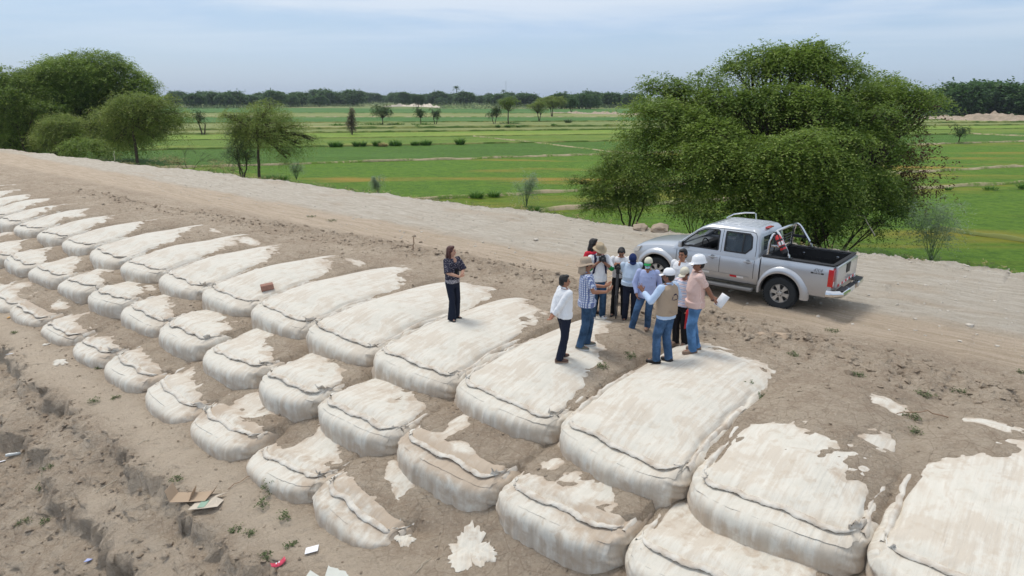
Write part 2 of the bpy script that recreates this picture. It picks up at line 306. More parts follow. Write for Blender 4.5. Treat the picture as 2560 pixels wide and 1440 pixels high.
def make_bag(k, idx, n, label):
    a, b_ = JJ[k][idx], JJ[k][idx+1]; W = b_[0]-a[0]; Ln = LEN[k]; seed = idx*7+k*131
    ang = math.atan2(b_[1]-a[1], b_[0]-a[0])
    fx = lambda t: np.sign(t)*(1-(1-np.abs(t))**1.9)
    g = fx(np.linspace(-1, 1, n)); ny = int(n*(1.5 if k == 1 else 1)); gy = np.linspace(0, 1, ny)
    gy = -1+2*gy**1.7 if k == 1 else -1+2*gy**1.2
    gz_ = fx(np.linspace(-1, 1, max(n//2, 14)))
    P = []; F = []; off = 0
    def face(A, B, fn):
        nonlocal off
        a_, b2 = np.meshgrid(A, B); p = np.stack(fn(a_, b2), -1).reshape(-1, 3); P.append(p); F.append(grid_faces(len(A), len(B), off)); off += len(p)
    one = lambda t: np.ones_like(t)
    face(g, gy, lambda p, q: (p, q, one(p)))                     # top
    face(g, gz_, lambda p, q: (p, -one(p), q))                   # front
    face(gy, gz_, lambda p, q: (one(p), p, q)); F[-1] = F[-1]    # right
    face(gy, gz_, lambda p, q: (-one(p), p, q)); F[-1] = F[-1][:, ::-1]
    face(g[::3], gz_[::3], lambda p, q: (p, one(p), q)); F[-1] = F[-1][:, ::-1]
    P = np.concatenate(P); F = np.concatenate(F)
    pp, qq = 5.5, 7.0
    ay = np.where(P[:, 1] < 0, np.abs(P[:, 1]), np.abs(P[:, 1]))
    # corner roundness acts over the bag's width, not its length
    yl = np.sign(P[:, 1])*(1-np.clip((1-np.abs(P[:, 1]))*Ln/W, 0, 1))
    r2 = (np.abs(P[:, 0])**pp+np.abs(yl)**pp); r = (r2**(qq/pp)+np.clip(P[:, 2], 0, 1)**qq)**(1/qq)
    xn = P[:, 0]/r; yn2 = yl/r; zn = P[:, 2]/r
    y = np.where(np.abs(yl) > 0, np.sign(P[:, 1])*(1-(1-np.abs(yn2))*W/Ln), P[:, 1])
    u, v, z = bag_profile(k, np.full(len(P), idx), xn, y, zn, W, Ln, seed)
    side = (P[:, 2] < .999)
    # cloth folds: pleats down the front, slack wrinkles on the corners, groove under the seam
    up = (zn+1)/2
    front = np.exp(-(np.clip(v, 0, 9)/.5)**2)
    pl = .013*vn(u*4.5+seed, up*1.0, seed=81)+.010*vn(u*12+seed, up*2.2, seed=82)+.03*vn(u*1.1+seed, up*.6, seed=87)
    corner = sst(.62, .95, np.abs(xn))*np.exp(-(v/.75)**2)
    wr = (.040*vn(z*11+u*5, v*2.2+seed, seed=83)+.02*vn(z*24+u*9, v*3+seed, seed=88))*corner
    v = v-(pl+wr)*front*side; u = u+np.sign(xn)*wr*.8*(np.abs(xn) > .85)
    vs = seam_v(xn, W, seed); dist = v-vs
    onTop = sst(.5, .9, zn)
    z = z-.014*np.exp(-(dist/.05)**2)*onTop*(np.abs(xn) < .8)+.03*np.exp(-((dist-.16)/.13)**2)*onTop*(np.abs(xn) < .85)
    z = z-.05*np.exp(-((np.abs(xn)-.84-.02*np.sin(v*7+seed))/.035)**2)*onTop*sst(.2, .5, v)*(1-sst(2.0, 3.2, v))
    z = z+onTop*(.014*fbm(u*2.3+seed, v*1.4, o=3, seed=84)+.008*vn(u*16+seed, v*1.3, seed=85)*np.exp(-(v/1.2)**2))
    z = z+onTop*.055*np.abs(vn(u*7+v*4+seed, v*6-u*3, seed=86))*corner
    # to world: shear by the front line
    sc = (a[0]+b_[0])/2+u; dk = a[1]+(b_[1]-a[1])*(sc-a[0])/W
    d = dk+v; X, Y = xy(sc, d)
    cx, cy = xy((a[0]+b_[0])/2, (a[1]+b_[1])/2); V = np.stack([X-cx, Y-cy, z-BASE[k]], -1)
    path = np.where(P[:, 2] > .999, v, v-(1-up)*.75)
    uvc = np.stack([np.where(np.abs(P[:, 0]) > .999, v*1.0+z*0, u)+seed, np.where(np.abs(P[:, 0]) > .999, z*1.5, path)], -1)
    cvr = cover(k, np.full(len(P), idx), xn, v, sc, d)
    dust = np.clip(.50+.26*cvr+.22*fbm(sc*.9, d*.9, o=4, seed=66)+(.22*sst(1.5, 4.5, v) if k == 1 else .12), 0, 1)*onTop+(1-onTop)*(.12+.55*(1-sst(.1, .42, z-BASE[k]))*.8)
    root = empty('sandbag', (cx, cy, BASE[k]), 0, label=label, cat='sandbag', group=GROUP[k])
    mm = fastmesh('bag_cloth', V, F, uv=uvc, attrs={'dust': dust, 'front': (1-sst(.55, .95, zn))*(P[:, 1] < -.2)}); bm = bmesh.new(); bm.from_mesh(mm); bmesh.ops.remove_doubles(bm, verts=bm.verts, dist=.002); bmesh.ops.recalc_face_normals(bm, faces=bm.faces); bm.to_mesh(mm); bm.free()
    link('bag_cloth', mm, CLOTH, root)
    # seam: ruffled doubled flap lying along the top of the front, turning back at both corners
    n2 = 90 if n > 40 else 40
    t = np.linspace(-.86, .86, n2); sv = seam_v(t, W, seed); su = t*W/2
    loc = np.stack([(a[0]+b_[0])/2+su, sv], -1)
    wv = .006*np.sin(np.cumsum(.5+.45*vn(np.arange(n2)*.21, np.arange(n2)*0., seed=seed+1))+seed)+.03*vn(np.arange(n2)*9./n2, np.arange(n2)*0., seed=seed)
    T = top_h(k, np.full(n2, idx), t, sv); tz = T-BASE[k]
    taper = (1-np.abs(t/.88)**10)
    rows_ = []
    for (dv, dz) in ((.03, -.05), (.014, -.004), (-.010, .012), (-.045, .009), (-.095, -.006)):
        dkk = a[1]+(b_[1]-a[1])*(loc[:, 0]-a[0])/W
        X, Y = xy(loc[:, 0], dkk+sv+(dv+wv*(.6 if dv < 0 else .2))*taper)
        rows_.append(np.stack([X-cx, Y-cy, tz+(dz+wv*.5*(dv < 0)+.012*vn(np.arange(n2)*.8, np.full(n2, dv*30.), seed=seed+3))*taper-.0], -1))
    V2 = np.concatenate(rows_); F2 = grid_faces(n2, 5)
    so = link('seam', fastmesh('seam', V2, F2), SEAM, root); md = so.modifiers.new('t', 'SOLIDIFY'); md.thickness = .004
    # side seams running back and gathered ears at the two front corners
    for sgn in (-1, 1):
        m2 = 26; vv = np.linspace(.28, 2.2 if k == 1 else .95, m2); uu = sgn*(.885+.012*np.sin(vv*6+seed))
        dkk = a[1]+(b_[1]-a[1])*((a[0]+b_[0])/2+uu*W/2-a[0])/W
        Tz = top_h(k, np.full(m2, idx), uu, vv)-BASE[k]; rr = []
        w2 = .03*vn(vv*9, vv*0., seed=seed+5+sgn); tp = 1-sst(.75, 1, np.linspace(0, 1, m2))
        for (du, dz) in ((-.035, -.05), (-.01, .0), (.03, .006), (.06, -.06)):
            X, Y = xy((a[0]+b_[0])/2+uu*W/2+sgn*(du+w2), dkk+vv); rr.append(np.stack([X-cx, Y-cy, Tz-.045*sst(.8,1,abs(uu))+(dz+w2*.6)*tp-.03*(1-tp)], -1))
        so = link('side_seam', fastmesh('side_seam', np.concatenate(rr), grid_faces(m2, 4)), SEAM, root)
        if n > 26:
            # crumpled ear
            ne = 9; ee, ff = np.meshgrid(np.linspace(0, 1, ne), np.linspace(0, 1, 7)); hh = (.15+.07*math.sin(seed*1.3+sgn))*(1. if sgn > 0 else .75)
            eu = sgn*(W/2*.80+.13*ee-.02*np.sin(ff*3.1)+.03*vn(ee*4+seed, ff*4, seed=91)); ev = .16+.30*ee*ff+.05*vn(ee*5+seed, ff*5, seed=92)+.10*(1-ff)
            ez = ff*hh*(1-.65*ee)*(.6+.6*np.abs(vn(ee*5+seed, ff*2, seed=93)))-.03
            scc = (a[0]+b_[0])/2+eu; dkk = a[1]+(b_[1]-a[1])*(scc-a[0])/W; X, Y = xy(scc, dkk+ev)
            tb = top_h(k, np.full(ee.shape, idx), sgn*.85+ee*0, ev)-BASE[k]
            so = link('corner_ear', fastmesh('corner_ear', np.stack([X-cx, Y-cy, tb+ez-.03], -1).reshape(-1, 3), grid_faces(ne, 7)), SEAM, root)
            md = so.modifiers.new('t', 'SOLIDIFY'); md.thickness = .012
    return root
def seam_v(xn, W, seed):
    return .17+.05*math.sin(seed)+.34*np.abs(xn)**7+.02*np.sin(xn*9+seed)
GROUP = {1: 'sandbags of the top tier', 2: 'sandbags of the middle tier', 3: 'sandbags of the lowest tier'}
LB = {1: {6:'tightly filled white sandbag, leftmost of the top tier with its whole front in the frame',7:'white sandbag of the top tier, second whole one from the left edge',8:'white sandbag of the top tier, third whole one from the left edge',
 9:'long white sandbag of the top tier, fourth whole one from the left edge',10:'top tier sandbag with a long pale tongue of cloth running back to the dike crown',11:'clean fronted white sandbag of the top tier, left neighbour of the one touching the brick',
 12:'top tier sandbag whose right side touches the lone brick',13:'top tier sandbag with the brick on its left corner and long mud streaks on top',14:'wide top tier sandbag next left of the bag the woman stands on',15:'top tier sandbag with the woman in dark clothes standing on it',
 16:'top tier sandbag under the man with clasped hands',17:'big bulging top tier sandbag below the man in the tan vest',18:'top tier sandbag with mud drifted over its back, right of the bulging one',19:'largest nearest sandbag in the lower right corner of the view',20:'top tier sandbag cut off at the far right border'},
 2: {10:'middle tier sandbag with a torn folded ear at its right corner',11:'middle tier sandbag almost wholly buried in mud with small bare patches',12:'middle tier sandbag like an open shell, front lip standing round its mud filled top',13:'middle tier sandbag cut off by the bottom border, cloth stained in stripes',9:'middle tier sandbag with a pleated sagging seam, left of the one with the folded ear'},
 3: {9:'last sandbag of the lowest tier, torn and half collapsed with a large bare cloth flap',8:'lowest tier sandbag with a leafy weed at its foot',7:'lowest tier sandbag with a hollow mud filled right corner, second above the weedy one',6:'lowest tier sandbag with shredded cloth on top, beside the gully edge'}}
ORD = ['first','second','third','fourth','fifth','sixth','seventh','eighth','ninth','tenth','eleventh','twelfth','thirteenth','fourteenth','fifteenth']
for k in (1, 2, 3):
    for idx in range(len(JJ[k])-1):
        sm = (JJ[k][idx][0]+JJ[k][idx+1][0])/2
        n = 108 if sm > -11 else 56 if sm > -22 else 26
        lab = LB[k].get(idx)
        if not lab:
            if k == 1: lab = 'distant top tier sandbag past the left border, %s beyond the border' % ORD[5-idx]
            elif k == 2: lab = 'middle tier sandbag, mud over its right half, %s from the left border' % ORD[idx]
            else: lab = 'mud capped sandbag of the lowest tier, %s from the left border' % ORD[idx]
        make_bag(k, idx, n, lab)
# ================================================================ fields beyond the dike
FAR = 3500
def rice_mat(name, ca, cb, cy, yel, stripes=.3):
    m, N, L, b = newmat(name, .75, .15); nb = NB(m); ob = nb.obj()
    st = nb.mapping(ob, (.35, 1.6, 1), (0, 0, R(3)))
    a = nb.noise(st, .10, 6, .6, .3); f = nb.noise(ob, 1.6, 9, .85); g = nb.noise(st, 1.3, 4, .6)
    c = nb.mix(nb.ramp(f, .36, .64), tuple(x*.8 for x in ca), tuple(x*1.1 for x in cb)); c = nb.mix(nb.math('MULTIPLY', nb.ramp(g, .45, .7), stripes), c, tuple(x*1.25 for x in cb))
    c = nb.mix(nb.math('MULTIPLY', nb.ramp(a, .50, .68), yel), c, cy); L.new(c, b.inputs['Base Color'])
    L.new(nb.bump(nb.noise(ob, 4, 6, .75), .9, .25), b.inputs['Normal']); return m
RM = {
 'deep': rice_mat('deep green rice', (.052,.128,.010), (.092,.180,.017), (.10,.21,.03), .5),
 'mid': rice_mat('green rice', (.074,.168,.010), (.130,.230,.016), (.30,.25,.035), .75),
 'patchy': rice_mat('patchy rice', (.070,.166,.010), (.128,.228,.015), (.36,.23,.04), .95),
 'fresh': rice_mat('fresh green rice', (.10,.185,.02), (.16,.24,.03), (.30,.30,.05), .6),
 'lime': rice_mat('light green rice', (.16,.265,.03), (.22,.31,.045), (.36,.36,.09), .5),
 'olive': rice_mat('yellowing rice', (.165,.215,.06), (.24,.27,.085), (.40,.34,.16), .8),
 'far': rice_mat('far green rice', (.050,.140,.025), (.080,.185,.034), (.2,.26,.08), .5)}
m, N, L, b = newmat('far farmland', .85, .1); nb = NB(m); ob = nb.obj()
c = nb.mix(nb.ramp(nb.noise(nb.mapping(ob, (.5, 1, 1)), .02, 5), .4, .6), (.11, .20, .05), (.26, .24, .12)); c = nb.mix(nb.ramp(nb.noise(ob, .8, 8, .7), .4, .75), c, (.20, .24, .08)); L.new(c, b.inputs['Base Color'])
FARM = m
def dky(x): return (24-x*SA)/CA
link('farmland', fastmesh('farmland', [(-FAR, dky(-FAR), FZ-.32), (FAR, dky(FAR), FZ-.32), (FAR, 2*FAR, FZ-.32), (-FAR, 2*FAR, FZ-.32)], [(0, 1, 2, 3)], False), FARM, kind='structure')
# boundaries between paddies, each a straight bund through two points of the plan
BL = [('b0', (0, 640), (2560, 760)), ('b3', (1350, 527), (2560, 457)), ('b2', (1160, 495), (2560, 417)), ('b1', (700, 412), (2560, 354)), ('b5', (790, 368), (2560, 333)),
      ('b7', (790, 346), (2560, 321)), ('b8', (790, 333), (2560, 313)), ('b9', (790, 323), (2560, 306)), ('b10', (790, 307), (2560, 299)), ('b11', (790, 293), (2560, 292)), ('b12', (790, 283), (2560, 285)), ('b13', (790, 270), (2560, 277))]
def wl(px, py, dz=0): x, y = at(px, py, FZ+dz); return np.array([x, y])
kinds = ['mid', 'mid', 'patchy', 'deep', 'fresh', 'lime', 'olive', 'olive', 'far', 'olive', 'far']
lines = []
for nme, p, q in BL:
    a, b_ = wl(*p), wl(*q)
    if nme == 'b0': a, b_ = np.array([-300., 15.]), np.array([300., -60.])
    u = (b_-a)/np.linalg.norm(b_-a); lines.append((a, u))
def online(i, X):
    a, u = lines[i]; return np.array([X, a[1]+(X-a[0])*u[1]/u[0]])
for i in range(len(lines)-1):
    w_ = 160 if i < 5 else 420; hs = FZ+(-.02, .015, -.01, .02, 0, .015, -.015, .01, 0, .015, 0)[i]
    xs = np.linspace(-w_, w_, 81); V = []
    for X in xs:
        p, q = online(i, X), online(i+1, X); g = .0 
        lo = dky(X); V += [(p[0], max(p[1], lo), hs), (q[0], max(q[1], lo+.001), hs)]
    F = [(2*k, 2*k+2, 2*k+3, 2*k+1) for k in range(len(xs)-1)]
    link('rice_paddy', fastmesh('rice_paddy', V, F, False), RM[kinds[i]], kind='structure')
m, N, L, b = newmat('bund earth', .9, .1); nb = NB(m); ob = nb.obj()
c = nb.mix(nb.ramp(nb.noise(ob, .35, 6, .65), .40, .58), (.44, .35, .235), (.13, .20, .04)); c = nb.mix(nb.ramp(nb.noise(ob, 3.5, 5, .6), .45, .65), c, (.36, .31, .18)); L.new(c, b.inputs['Base Color'])
BUND = m; m2, N, L, b = newmat('grassy bund', .9, .1); nb = NB(m2); ob = nb.obj()
c = nb.mix(nb.ramp(nb.noise(ob, .25, 6, .65), .4, .62), (.07, .12, .025), (.22, .24, .08)); L.new(c, b.inputs['Base Color']); GB = m2
def bund(P, Q, w_, h, mat, seed, wob=.25):
    P, Q = np.array(P), np.array(Q); tt = np.linspace(0, 1, 400); ok = [t for t in tt if P[1]+(Q-P)[1]*t > dky(P[0]+(Q-P)[0]*t)+.3]
    P, Q = P+(Q-P)*ok[0], P+(Q-P)*ok[-1]; ln = np.linalg.norm(Q-P); n = int(min(500, max(10, ln/.6))); t = np.linspace(0, 1, n); u = (Q-P)/ln; nn = np.array([-u[1], u[0]])
    c = P+np.outer(t, Q-P); wv = wob*vn(t*ln/6., t*0, seed=seed)+.5*wob*vn(t*ln/1.7, t*0., seed=seed+1); hh = h*(1+.35*vn(t*ln/1.1, t*0, seed=seed+2)); ww = w_*(1+.4*vn(t*ln/1.4, t*0., seed=seed+3))
    r = []
    for a, zz in ((-1, -.25), (-.55, .8), (0, 1), (.55, .8), (1, -.25)):
        r.append(np.stack([c[:, 0]+nn[0]*(wv+a*ww/2), c[:, 1]+nn[1]*(wv+a*ww/2), FZ+.03+hh*zz], -1))
    link('field_bund', fastmesh('field_bund', np.concatenate(r), grid_faces(n, 5)), mat, kind='structure')
for i, w_, h, mt in ((1, .48, .18, BUND), (2, .5, .2, BUND), (3, .5, .18, BUND), (4, .5, .2, GB), (5, .35, .1, GB), (6, 1.0, .3, GB), (7, 1.2, .4, GB), (8, .7, .25, GB), (9, 1.0, .2, BUND), (10, 1.1, .2, GB)):
    W_ = 90 if i < 5 else 260; bund(online(i, -W_), online(i, W_), w_, h, mt, i*5)
bund(wl(1187, 341), wl(1640, 392), .35, .14, BUND, 91); bund(wl(2330, 573), wl(2640, 614), .35, .16, GB, 93); bund(wl(2420, 335), wl(2700, 347), .8, .2, BUND, 95)
# ================================================================ trees
def leaf_mat(name, dark, light, tip, trans=.35):
    m, N, L, b = newmat(name, .55, .25); nb = NB(m); ob = nb.obj()
    c = nb.mix(nb.attr('tint'), dark, light); c = nb.mix(nb.ramp(nb.attr('tint2'), .62, 1.0), c, tip)
    L.new(c, b.inputs['Base Color']); tr = N.new('ShaderNodeBsdfTranslucent'); L.new(nb.mix(.5, c, tuple(min(1, x*1.6) for x in light)), tr.inputs['Color'])
    ms = N.new('ShaderNodeMixShader'); ms.inputs[0].default_value = trans; o = N['Material Output']
    L.new(b.outputs[0], ms.inputs[1]); L.new(tr.outputs[0], ms.inputs[2]); L.new(ms.outputs[0], o.inputs['Surface']); return m
LM = {'mesquite': leaf_mat('mesquite leaf', (.065,.12,.020), (.20,.285,.048), (.34,.40,.11)),
      'pale': leaf_mat('pale mesquite leaf', (.10,.155,.028), (.23,.295,.06), (.36,.37,.12)),
      'grey': leaf_mat('grey green leaf', (.05,.09,.035), (.11,.16,.06), (.20,.24,.12)),
      'dark': leaf_mat('dark leaf', (.028,.06,.018), (.065,.12,.03), (.12,.18,.045)),
      'far': leaf_mat('far leaf', (.040,.095,.026), (.085,.165,.045), (.13,.20,.06), .3),
      'dry': leaf_mat('dry twig leaf', (.11,.09,.055), (.18,.15,.09), (.25,.2,.12), .1),
      'brown': leaf_mat('dead leaf', (.07,.035,.02), (.14,.07,.035), (.2,.11,.05), .2),
      'feather': leaf_mat('feathery plant', (.16,.23,.13), (.28,.36,.22), (.38,.44,.30), .3),
      'weed': leaf_mat('weed leaf', (.07,.10,.04), (.13,.17,.065), (.2,.24,.10), .3),
      'straw': leaf_mat('straw', (.30,.24,.11), (.45,.38,.18), (.55,.45,.22), .3),
      'reed': leaf_mat('reed', (.05,.13,.02), (.11,.22,.04), (.25,.3,.08), .3)}
BARK = plain('bark', (.085, .066, .05), .9, .1, var=.4, scale=14, bump=.6)
def tubes(paths, nside=6):
    V = []; F = []; off = 0
    for P, r in paths:
        P = np.asarray(P, float); r = np.asarray(r, float); n = len(P); T = np.gradient(P, axis=0); T /= np.linalg.norm(T, axis=1)[:, None]+1e-9
        a = np.where(np.abs(T[:, 2:3]) < .9, [[0., 0, 1]], [[1., 0, 0]]); A = np.cross(T, a); A /= np.linalg.norm(A, axis=1)[:, None]+1e-9; B = np.cross(T, A)
        th = np.arange(nside)*2*math.pi/nside
        ring = P[:, None, :]+(A[:, None, :]*np.cos(th)[None, :, None]+B[:, None, :]*np.sin(th)[None, :, None])*r[:, None, None]
        V.append(ring.reshape(-1, 3)); i, j = np.meshgrid(np.arange(nside), np.arange(n-1)); i2 = (i+1) % nside
        F.append(np.stack([j*nside+i, j*nside+i2, (j+1)*nside+i2, (j+1)*nside+i], -1).reshape(-1, 4)+off); off += n*nside
    return np.concatenate(V), np.concatenate(F)
def branch(a, b, r0, r1, g, sag=.12, n=7):
    a, b = np.array(a, float), np.array(b, float); t = np.linspace(0, 1, n)[:, None]; L_ = np.linalg.norm(b-a)
    P = a+(b-a)*t+np.array([0, 0, 1])*np.sin(t*math.pi)*L_*sag+g.normal(0, L_*.028, (n, 3))*np.sin(t*math.pi)
    return P, r0+(r1-r0)*t[:, 0]
def sprays(P, D, ln, k, lw, g, droop=.9, tintbase=None):
    """P start (n,3), D unit direction (n,3): arcs of k leaflet pairs drooping; returns V,F,tint,tint2"""
    n = len(P); t = (np.arange(k)+.6)/k; ln = ln*(.6+.8*g.random(n)); dr = droop*(.5+g.random(n))
    S = np.cross(D, [0, 0, 1.]); S /= np.linalg.norm(S, axis=1)[:, None]+1e-9
    c = P[:, None]+D[:, None]*(ln[:, None]*t)[..., None]; c[..., 2] -= (dr*ln)[:, None]*t**2*.75
    c += g.normal(0, .03, c.shape)*lw[0]*6
    sg = np.where(np.arange(k) % 2 == 0, 1., -1.)[None, :, None]
    ax = S[:, None]*sg*.8+D[:, None]*.55+g.normal(0, .28, c.shape); ax[..., 2] -= .35; ax /= np.linalg.norm(ax, axis=2)[..., None]
    up = np.array([0, 0, 1.])+g.normal(0, .38, c.shape); wd = np.cross(ax, up); wd /= np.linalg.norm(wd, axis=2)[..., None]+1e-9
    l = lw[0]*(.7+.6*g.random((n, k, 1)))*(1-.35*t[None, :, None]); w_ = lw[1]*(.7+.6*g.random((n, k, 1)))
    q = np.stack([c, c+ax*l*.5+wd*w_*.5, c+ax*l, c+ax*l*.5-wd*w_*.5], 2)
    V = q.reshape(-1, 3); F = np.arange(len(V)).reshape(-1, 4)
    ti = np.clip(.5+g.normal(0, .22, (n, 1))+g.normal(0, .12, (n, k)), 0, 1); t2 = np.clip(t[None, :]*.6+g.random((n, 1))*.45, 0, 1)
    return V, F, np.repeat(ti.ravel(), 4), np.repeat(t2.ravel(), 4)
def tree(name, label, cat, base, blobs, mat='mesquite', n_per=18., leaf=(.13, .045), ln=.62, k=14, stems=3, seed=1, group=None, trunk_r=.16, fork=.35, droop=.9, core=.3, spread=.4, twigs=5, brown=None, bias=.25, dens=1.75, split=3):
    """blobs: (x,y,z,rx,ry,rz) relative to base; n_per = sprays per square metre of blob shell"""
    g = np.random.default_rng(seed); root = empty(name, base, 0, label=label, cat=cat, group=group)
    B = np.array(blobs, float)
    if split > 1:
        g2 = np.random.default_rng(seed+999); nb2 = []
        for b_ in B:
            for q in range(split):
                a = g2.random()*6.3; rr_ = .52*g2.random()**.5; kx = .58+.24*g2.random(); nb2.append((b_[0]+math.cos(a)*rr_*b_[3], b_[1]+math.sin(a)*rr_*b_[4], b_[2]+g2.normal(0, .30)*b_[5], b_[3]*kx, b_[4]*kx, b_[5]*(.50+.25*g2.random())))
        B = np.array(nb2)
    allP = []; allD = []
    paths = []; tl = []
    top = B[:, 2].max(); forks = []
    for i in range(stems):
        a = i*2*math.pi/stems+g.random(); rr = spread*(stems > 1); b0 = np.array([math.cos(a)*rr*.35, math.sin(a)*rr*.35, -.5])
        f = np.array([math.cos(a)*rr*1.9, math.sin(a)*rr*1.9, top*fork*(.8+.4*g.random())]); P, r = branch(b0, f, trunk_r, trunk_r*.72, g, .0, 6); paths.append((P, r)); forks.append(f)
    for b_ in B:
        c = b_[:3]; rad = b_[3:6]; f = min(forks, key=lambda q: np.linalg.norm(q-c)); P, r = branch(f, c-np.array([0, 0, rad[2]*.25]), trunk_r*(.40 if split > 1 else .55), min(.03, trunk_r*.3), g, .10, 8); paths.append((P, r))
        for t in range(twigs):
            d = g.normal(0, 1, 3); d[2] = abs(d[2])*.6; d /= np.linalg.norm(d); j = g.integers(3, 7)
            paths.append(branch(P[j], c+d*rad*.9, min(.03, trunk_r*.28), min(.008, trunk_r*.12), g, .05, 5))
        area = 4*math.pi*((rad[0]*rad[1]+rad[0]*rad[2]+rad[1]*rad[2])/3); n = max(6, int(area*n_per*.62*dens)); ni = int(n*core)
        d = g.normal(0, 1, (n, 3)); d[:, 2] = np.where((d[:, 2] < 0) & (g.random(n) < 1-bias), -d[:, 2], d[:, 2]); d /= np.linalg.norm(d, axis=1)[:, None]
        lump = 1+.30*vn(d[:, 0]*2.7+b_[0]*3, d[:, 1]*2.7+b_[1], d[:, 2]*2.7+seed, seed=3)+.09*vn(d[:, 0]*7, d[:, 1]*7+b_[0], d[:, 2]*7, seed=4)
        p = c+d*rad*(lump*(.72+.28*g.random(n)))[:, None]; allP.append(p)
        D = d.copy(); D[:, 2] = D[:, 2]*.45+.1; D += g.normal(0, .35, D.shape); allD.append(D)
        d2 = g.normal(0, 1, (ni, 3)); d2 /= np.linalg.norm(d2, axis=1)[:, None]; allP.append(c+d2*rad*(.25+.5*g.random((ni, 1)))); allD.append(d2+g.normal(0, .5, d2.shape))
        nw = int(n*.05); dw = g.normal(0, 1, (nw, 3)); dw[:, 2] = np.abs(dw[:, 2])*.8; dw /= np.linalg.norm(dw, axis=1)[:, None]; allP.append(c+dw*rad*(1.0+.22*g.random((nw, 1)))); allD.append(dw*[1, 1, .6]+g.normal(0, .2, dw.shape))
        tl.append(np.full(n+ni+nw, g.normal(0, .16)))
    P = np.concatenate(allP); D = np.concatenate(allD); TL = np.concatenate(tl); D /= np.linalg.norm(D, axis=1)[:, None]
    P = P[:]; keep = P[:, 2] > .1; P, D = P[keep], D[keep]; TL = TL[keep]
    V, F, t1, t2 = sprays(P, D, ln, k, leaf, g, droop)
    lo = vn(V[:, 0]*.9+seed, V[:, 1]*.9, V[:, 2]*.9, seed=8); t1 = np.clip(t1+.34*lo+np.repeat(TL, k*4), 0, 1)
    link('crown', fastmesh('crown', V, F, False, attrs={'tint': t1, 'tint2': t2}), LM[mat], root)
    V, F = tubes(paths, 6); link('trunk', fastmesh('trunk', V, F), BARK, root)
    if brown:
        V, F, t1, t2 = sprays(np.array(brown[0])+g.normal(0, 1, (brown[2], 3))*np.array(brown[1]), (lambda q: q/np.linalg.norm(q, axis=1)[:, None])(g.normal(0, 1, (brown[2], 3))), .5, 12, leaf, g, 1.2)
        link('dead_foliage', fastmesh('dead_foliage', V, F, False, attrs={'tint': t1, 'tint2': t2}), LM['brown'], root)
    return root
def pxblobs(base_px, zb, L_, depth=None, seed=0):
    """crown lobes noted as (x, y, r, ry or None, depth offset in metres) on the photograph -> lobes in metres round the base"""
    bx, by = at(*base_px, zb); rngx = by; res = []
    for (x, y, r, ry, dz) in L_:
        # depth plane at distance by+dz
        Y = by+dz; a = (x-1280)/FPX; b_ = (y-720)/FPX
        f = Y/(math.cos(PITCH)-b_*math.sin(PITCH)); X = a*f; Z = CAMZ+(-math.sin(PITCH)-b_*math.cos(PITCH))*f; m_ = f/FPX
        res.append((X-bx, Y-by, Z-zb, r*m_, r*m_*.95, (ry or r*.62)*m_))
    return (bx, by, zb), res
# --- the big mesquite behind the pickup
b0, bl = pxblobs((1985, 632), FZ+.4, [
 (1990,165,95,50,0),(2030,140,60,30,.4),(1930,150,55,28,.6),(1900,175,75,38,1.0),(2080,190,85,45,-.6),(1850,245,90,40,-.8),(1950,250,90,40,-1.6),(2060,270,90,42,-1.8),(1745,235,80,34,.6),(1665,222,55,24,1),(1640,285,70,32,-.8),(1740,300,80,34,-1.4),(2170,245,85,40,.5),(2260,262,62,34,-.4),(2318,262,36,20,.5),(2215,215,55,18,1.5),(2150,300,80,40,-1.6),(2240,320,50,28,.0),
 (2000,300,130,80,2.2),(1860,330,110,60,2),(2120,330,100,60,1.8),(1700,350,80,40,-1.8),(1625,345,60,40,0),(1800,350,80,34,-2.6),(1870,390,95,36,-3.8),(1985,375,95,36,-4.2),(2090,360,90,36,-3.6),(2180,340,60,30,-2.0),(1740,410,80,38,-3.0),(1660,410,66,34,-1.4),(1910,440,80,32,-4.0),(2040,440,100,36,-3.8),(1820,460,80,34,-3.2),
 (2150,430,80,46,-2.4),(2220,400,50,50,.2),(1960,500,100,40,-3.0),(2090,500,80,36,-2.8),(1860,520,70,30,-2.2),(1760,480,60,26,-1.8),(2190,500,70,40,-1.4),(1700,470,50,22,.0),(2020,560,80,30,-.2),(1900,580,70,26,.4),(2040,470,120,70,1.5),(1850,430,110,70,1.2),(2225,470,36,22,.3)])
tree('mesquite_tree', 'huge spreading many stemmed green tree standing right behind the silver pickup', 'tree', b0, bl, 'mesquite', n_per=17, leaf=(.155, .052), ln=.85, k=16, stems=8, seed=5, trunk_r=.13, spread=1.1, fork=.3, twigs=7, core=.18, bias=.10, droop=1.15, brown=((4.0, -1.3, 3.6), (.45, .6, .8), 200))
# --- small many-stemmed tree left of it, by the road
b0, bl = pxblobs((1575, 556), -1.0, [(1570,400,60,35,0),(1510,430,48,28,.3),(1600,430,60,40,-.4),(1540,460,60,35,-.5),(1490,485,40,24,0),(1600,480,55,35,.5),(1560,505,60,28,-.3),(1500,520,38,16,.2),(1530,400,35,22,.6),(1450,455,25,14,0)])
tree('small_mesquite', 'small airy many stemmed tree at the road edge left of the huge tree', 'tree', b0, bl, 'mesquite', n_per=30, leaf=(.12, .036), ln=.55, k=14, stems=5, seed=9, trunk_r=.045, spread=.35, fork=.3, core=.1, droop=.7)
b0, bl = pxblobs((1735, 566), -1.0, [(1735,505,45,22,0),(1760,540,34,20,.2),(1700,520,28,14,0)])
tree('mesquite_sapling', 'thin low sapling at the road edge under the left side of the huge tree', 'sapling', b0, bl, 'mesquite', n_per=26, leaf=(.10, .035), ln=.5, k=12, stems=5, seed=10, trunk_r=.025, spread=.25, fork=.3)
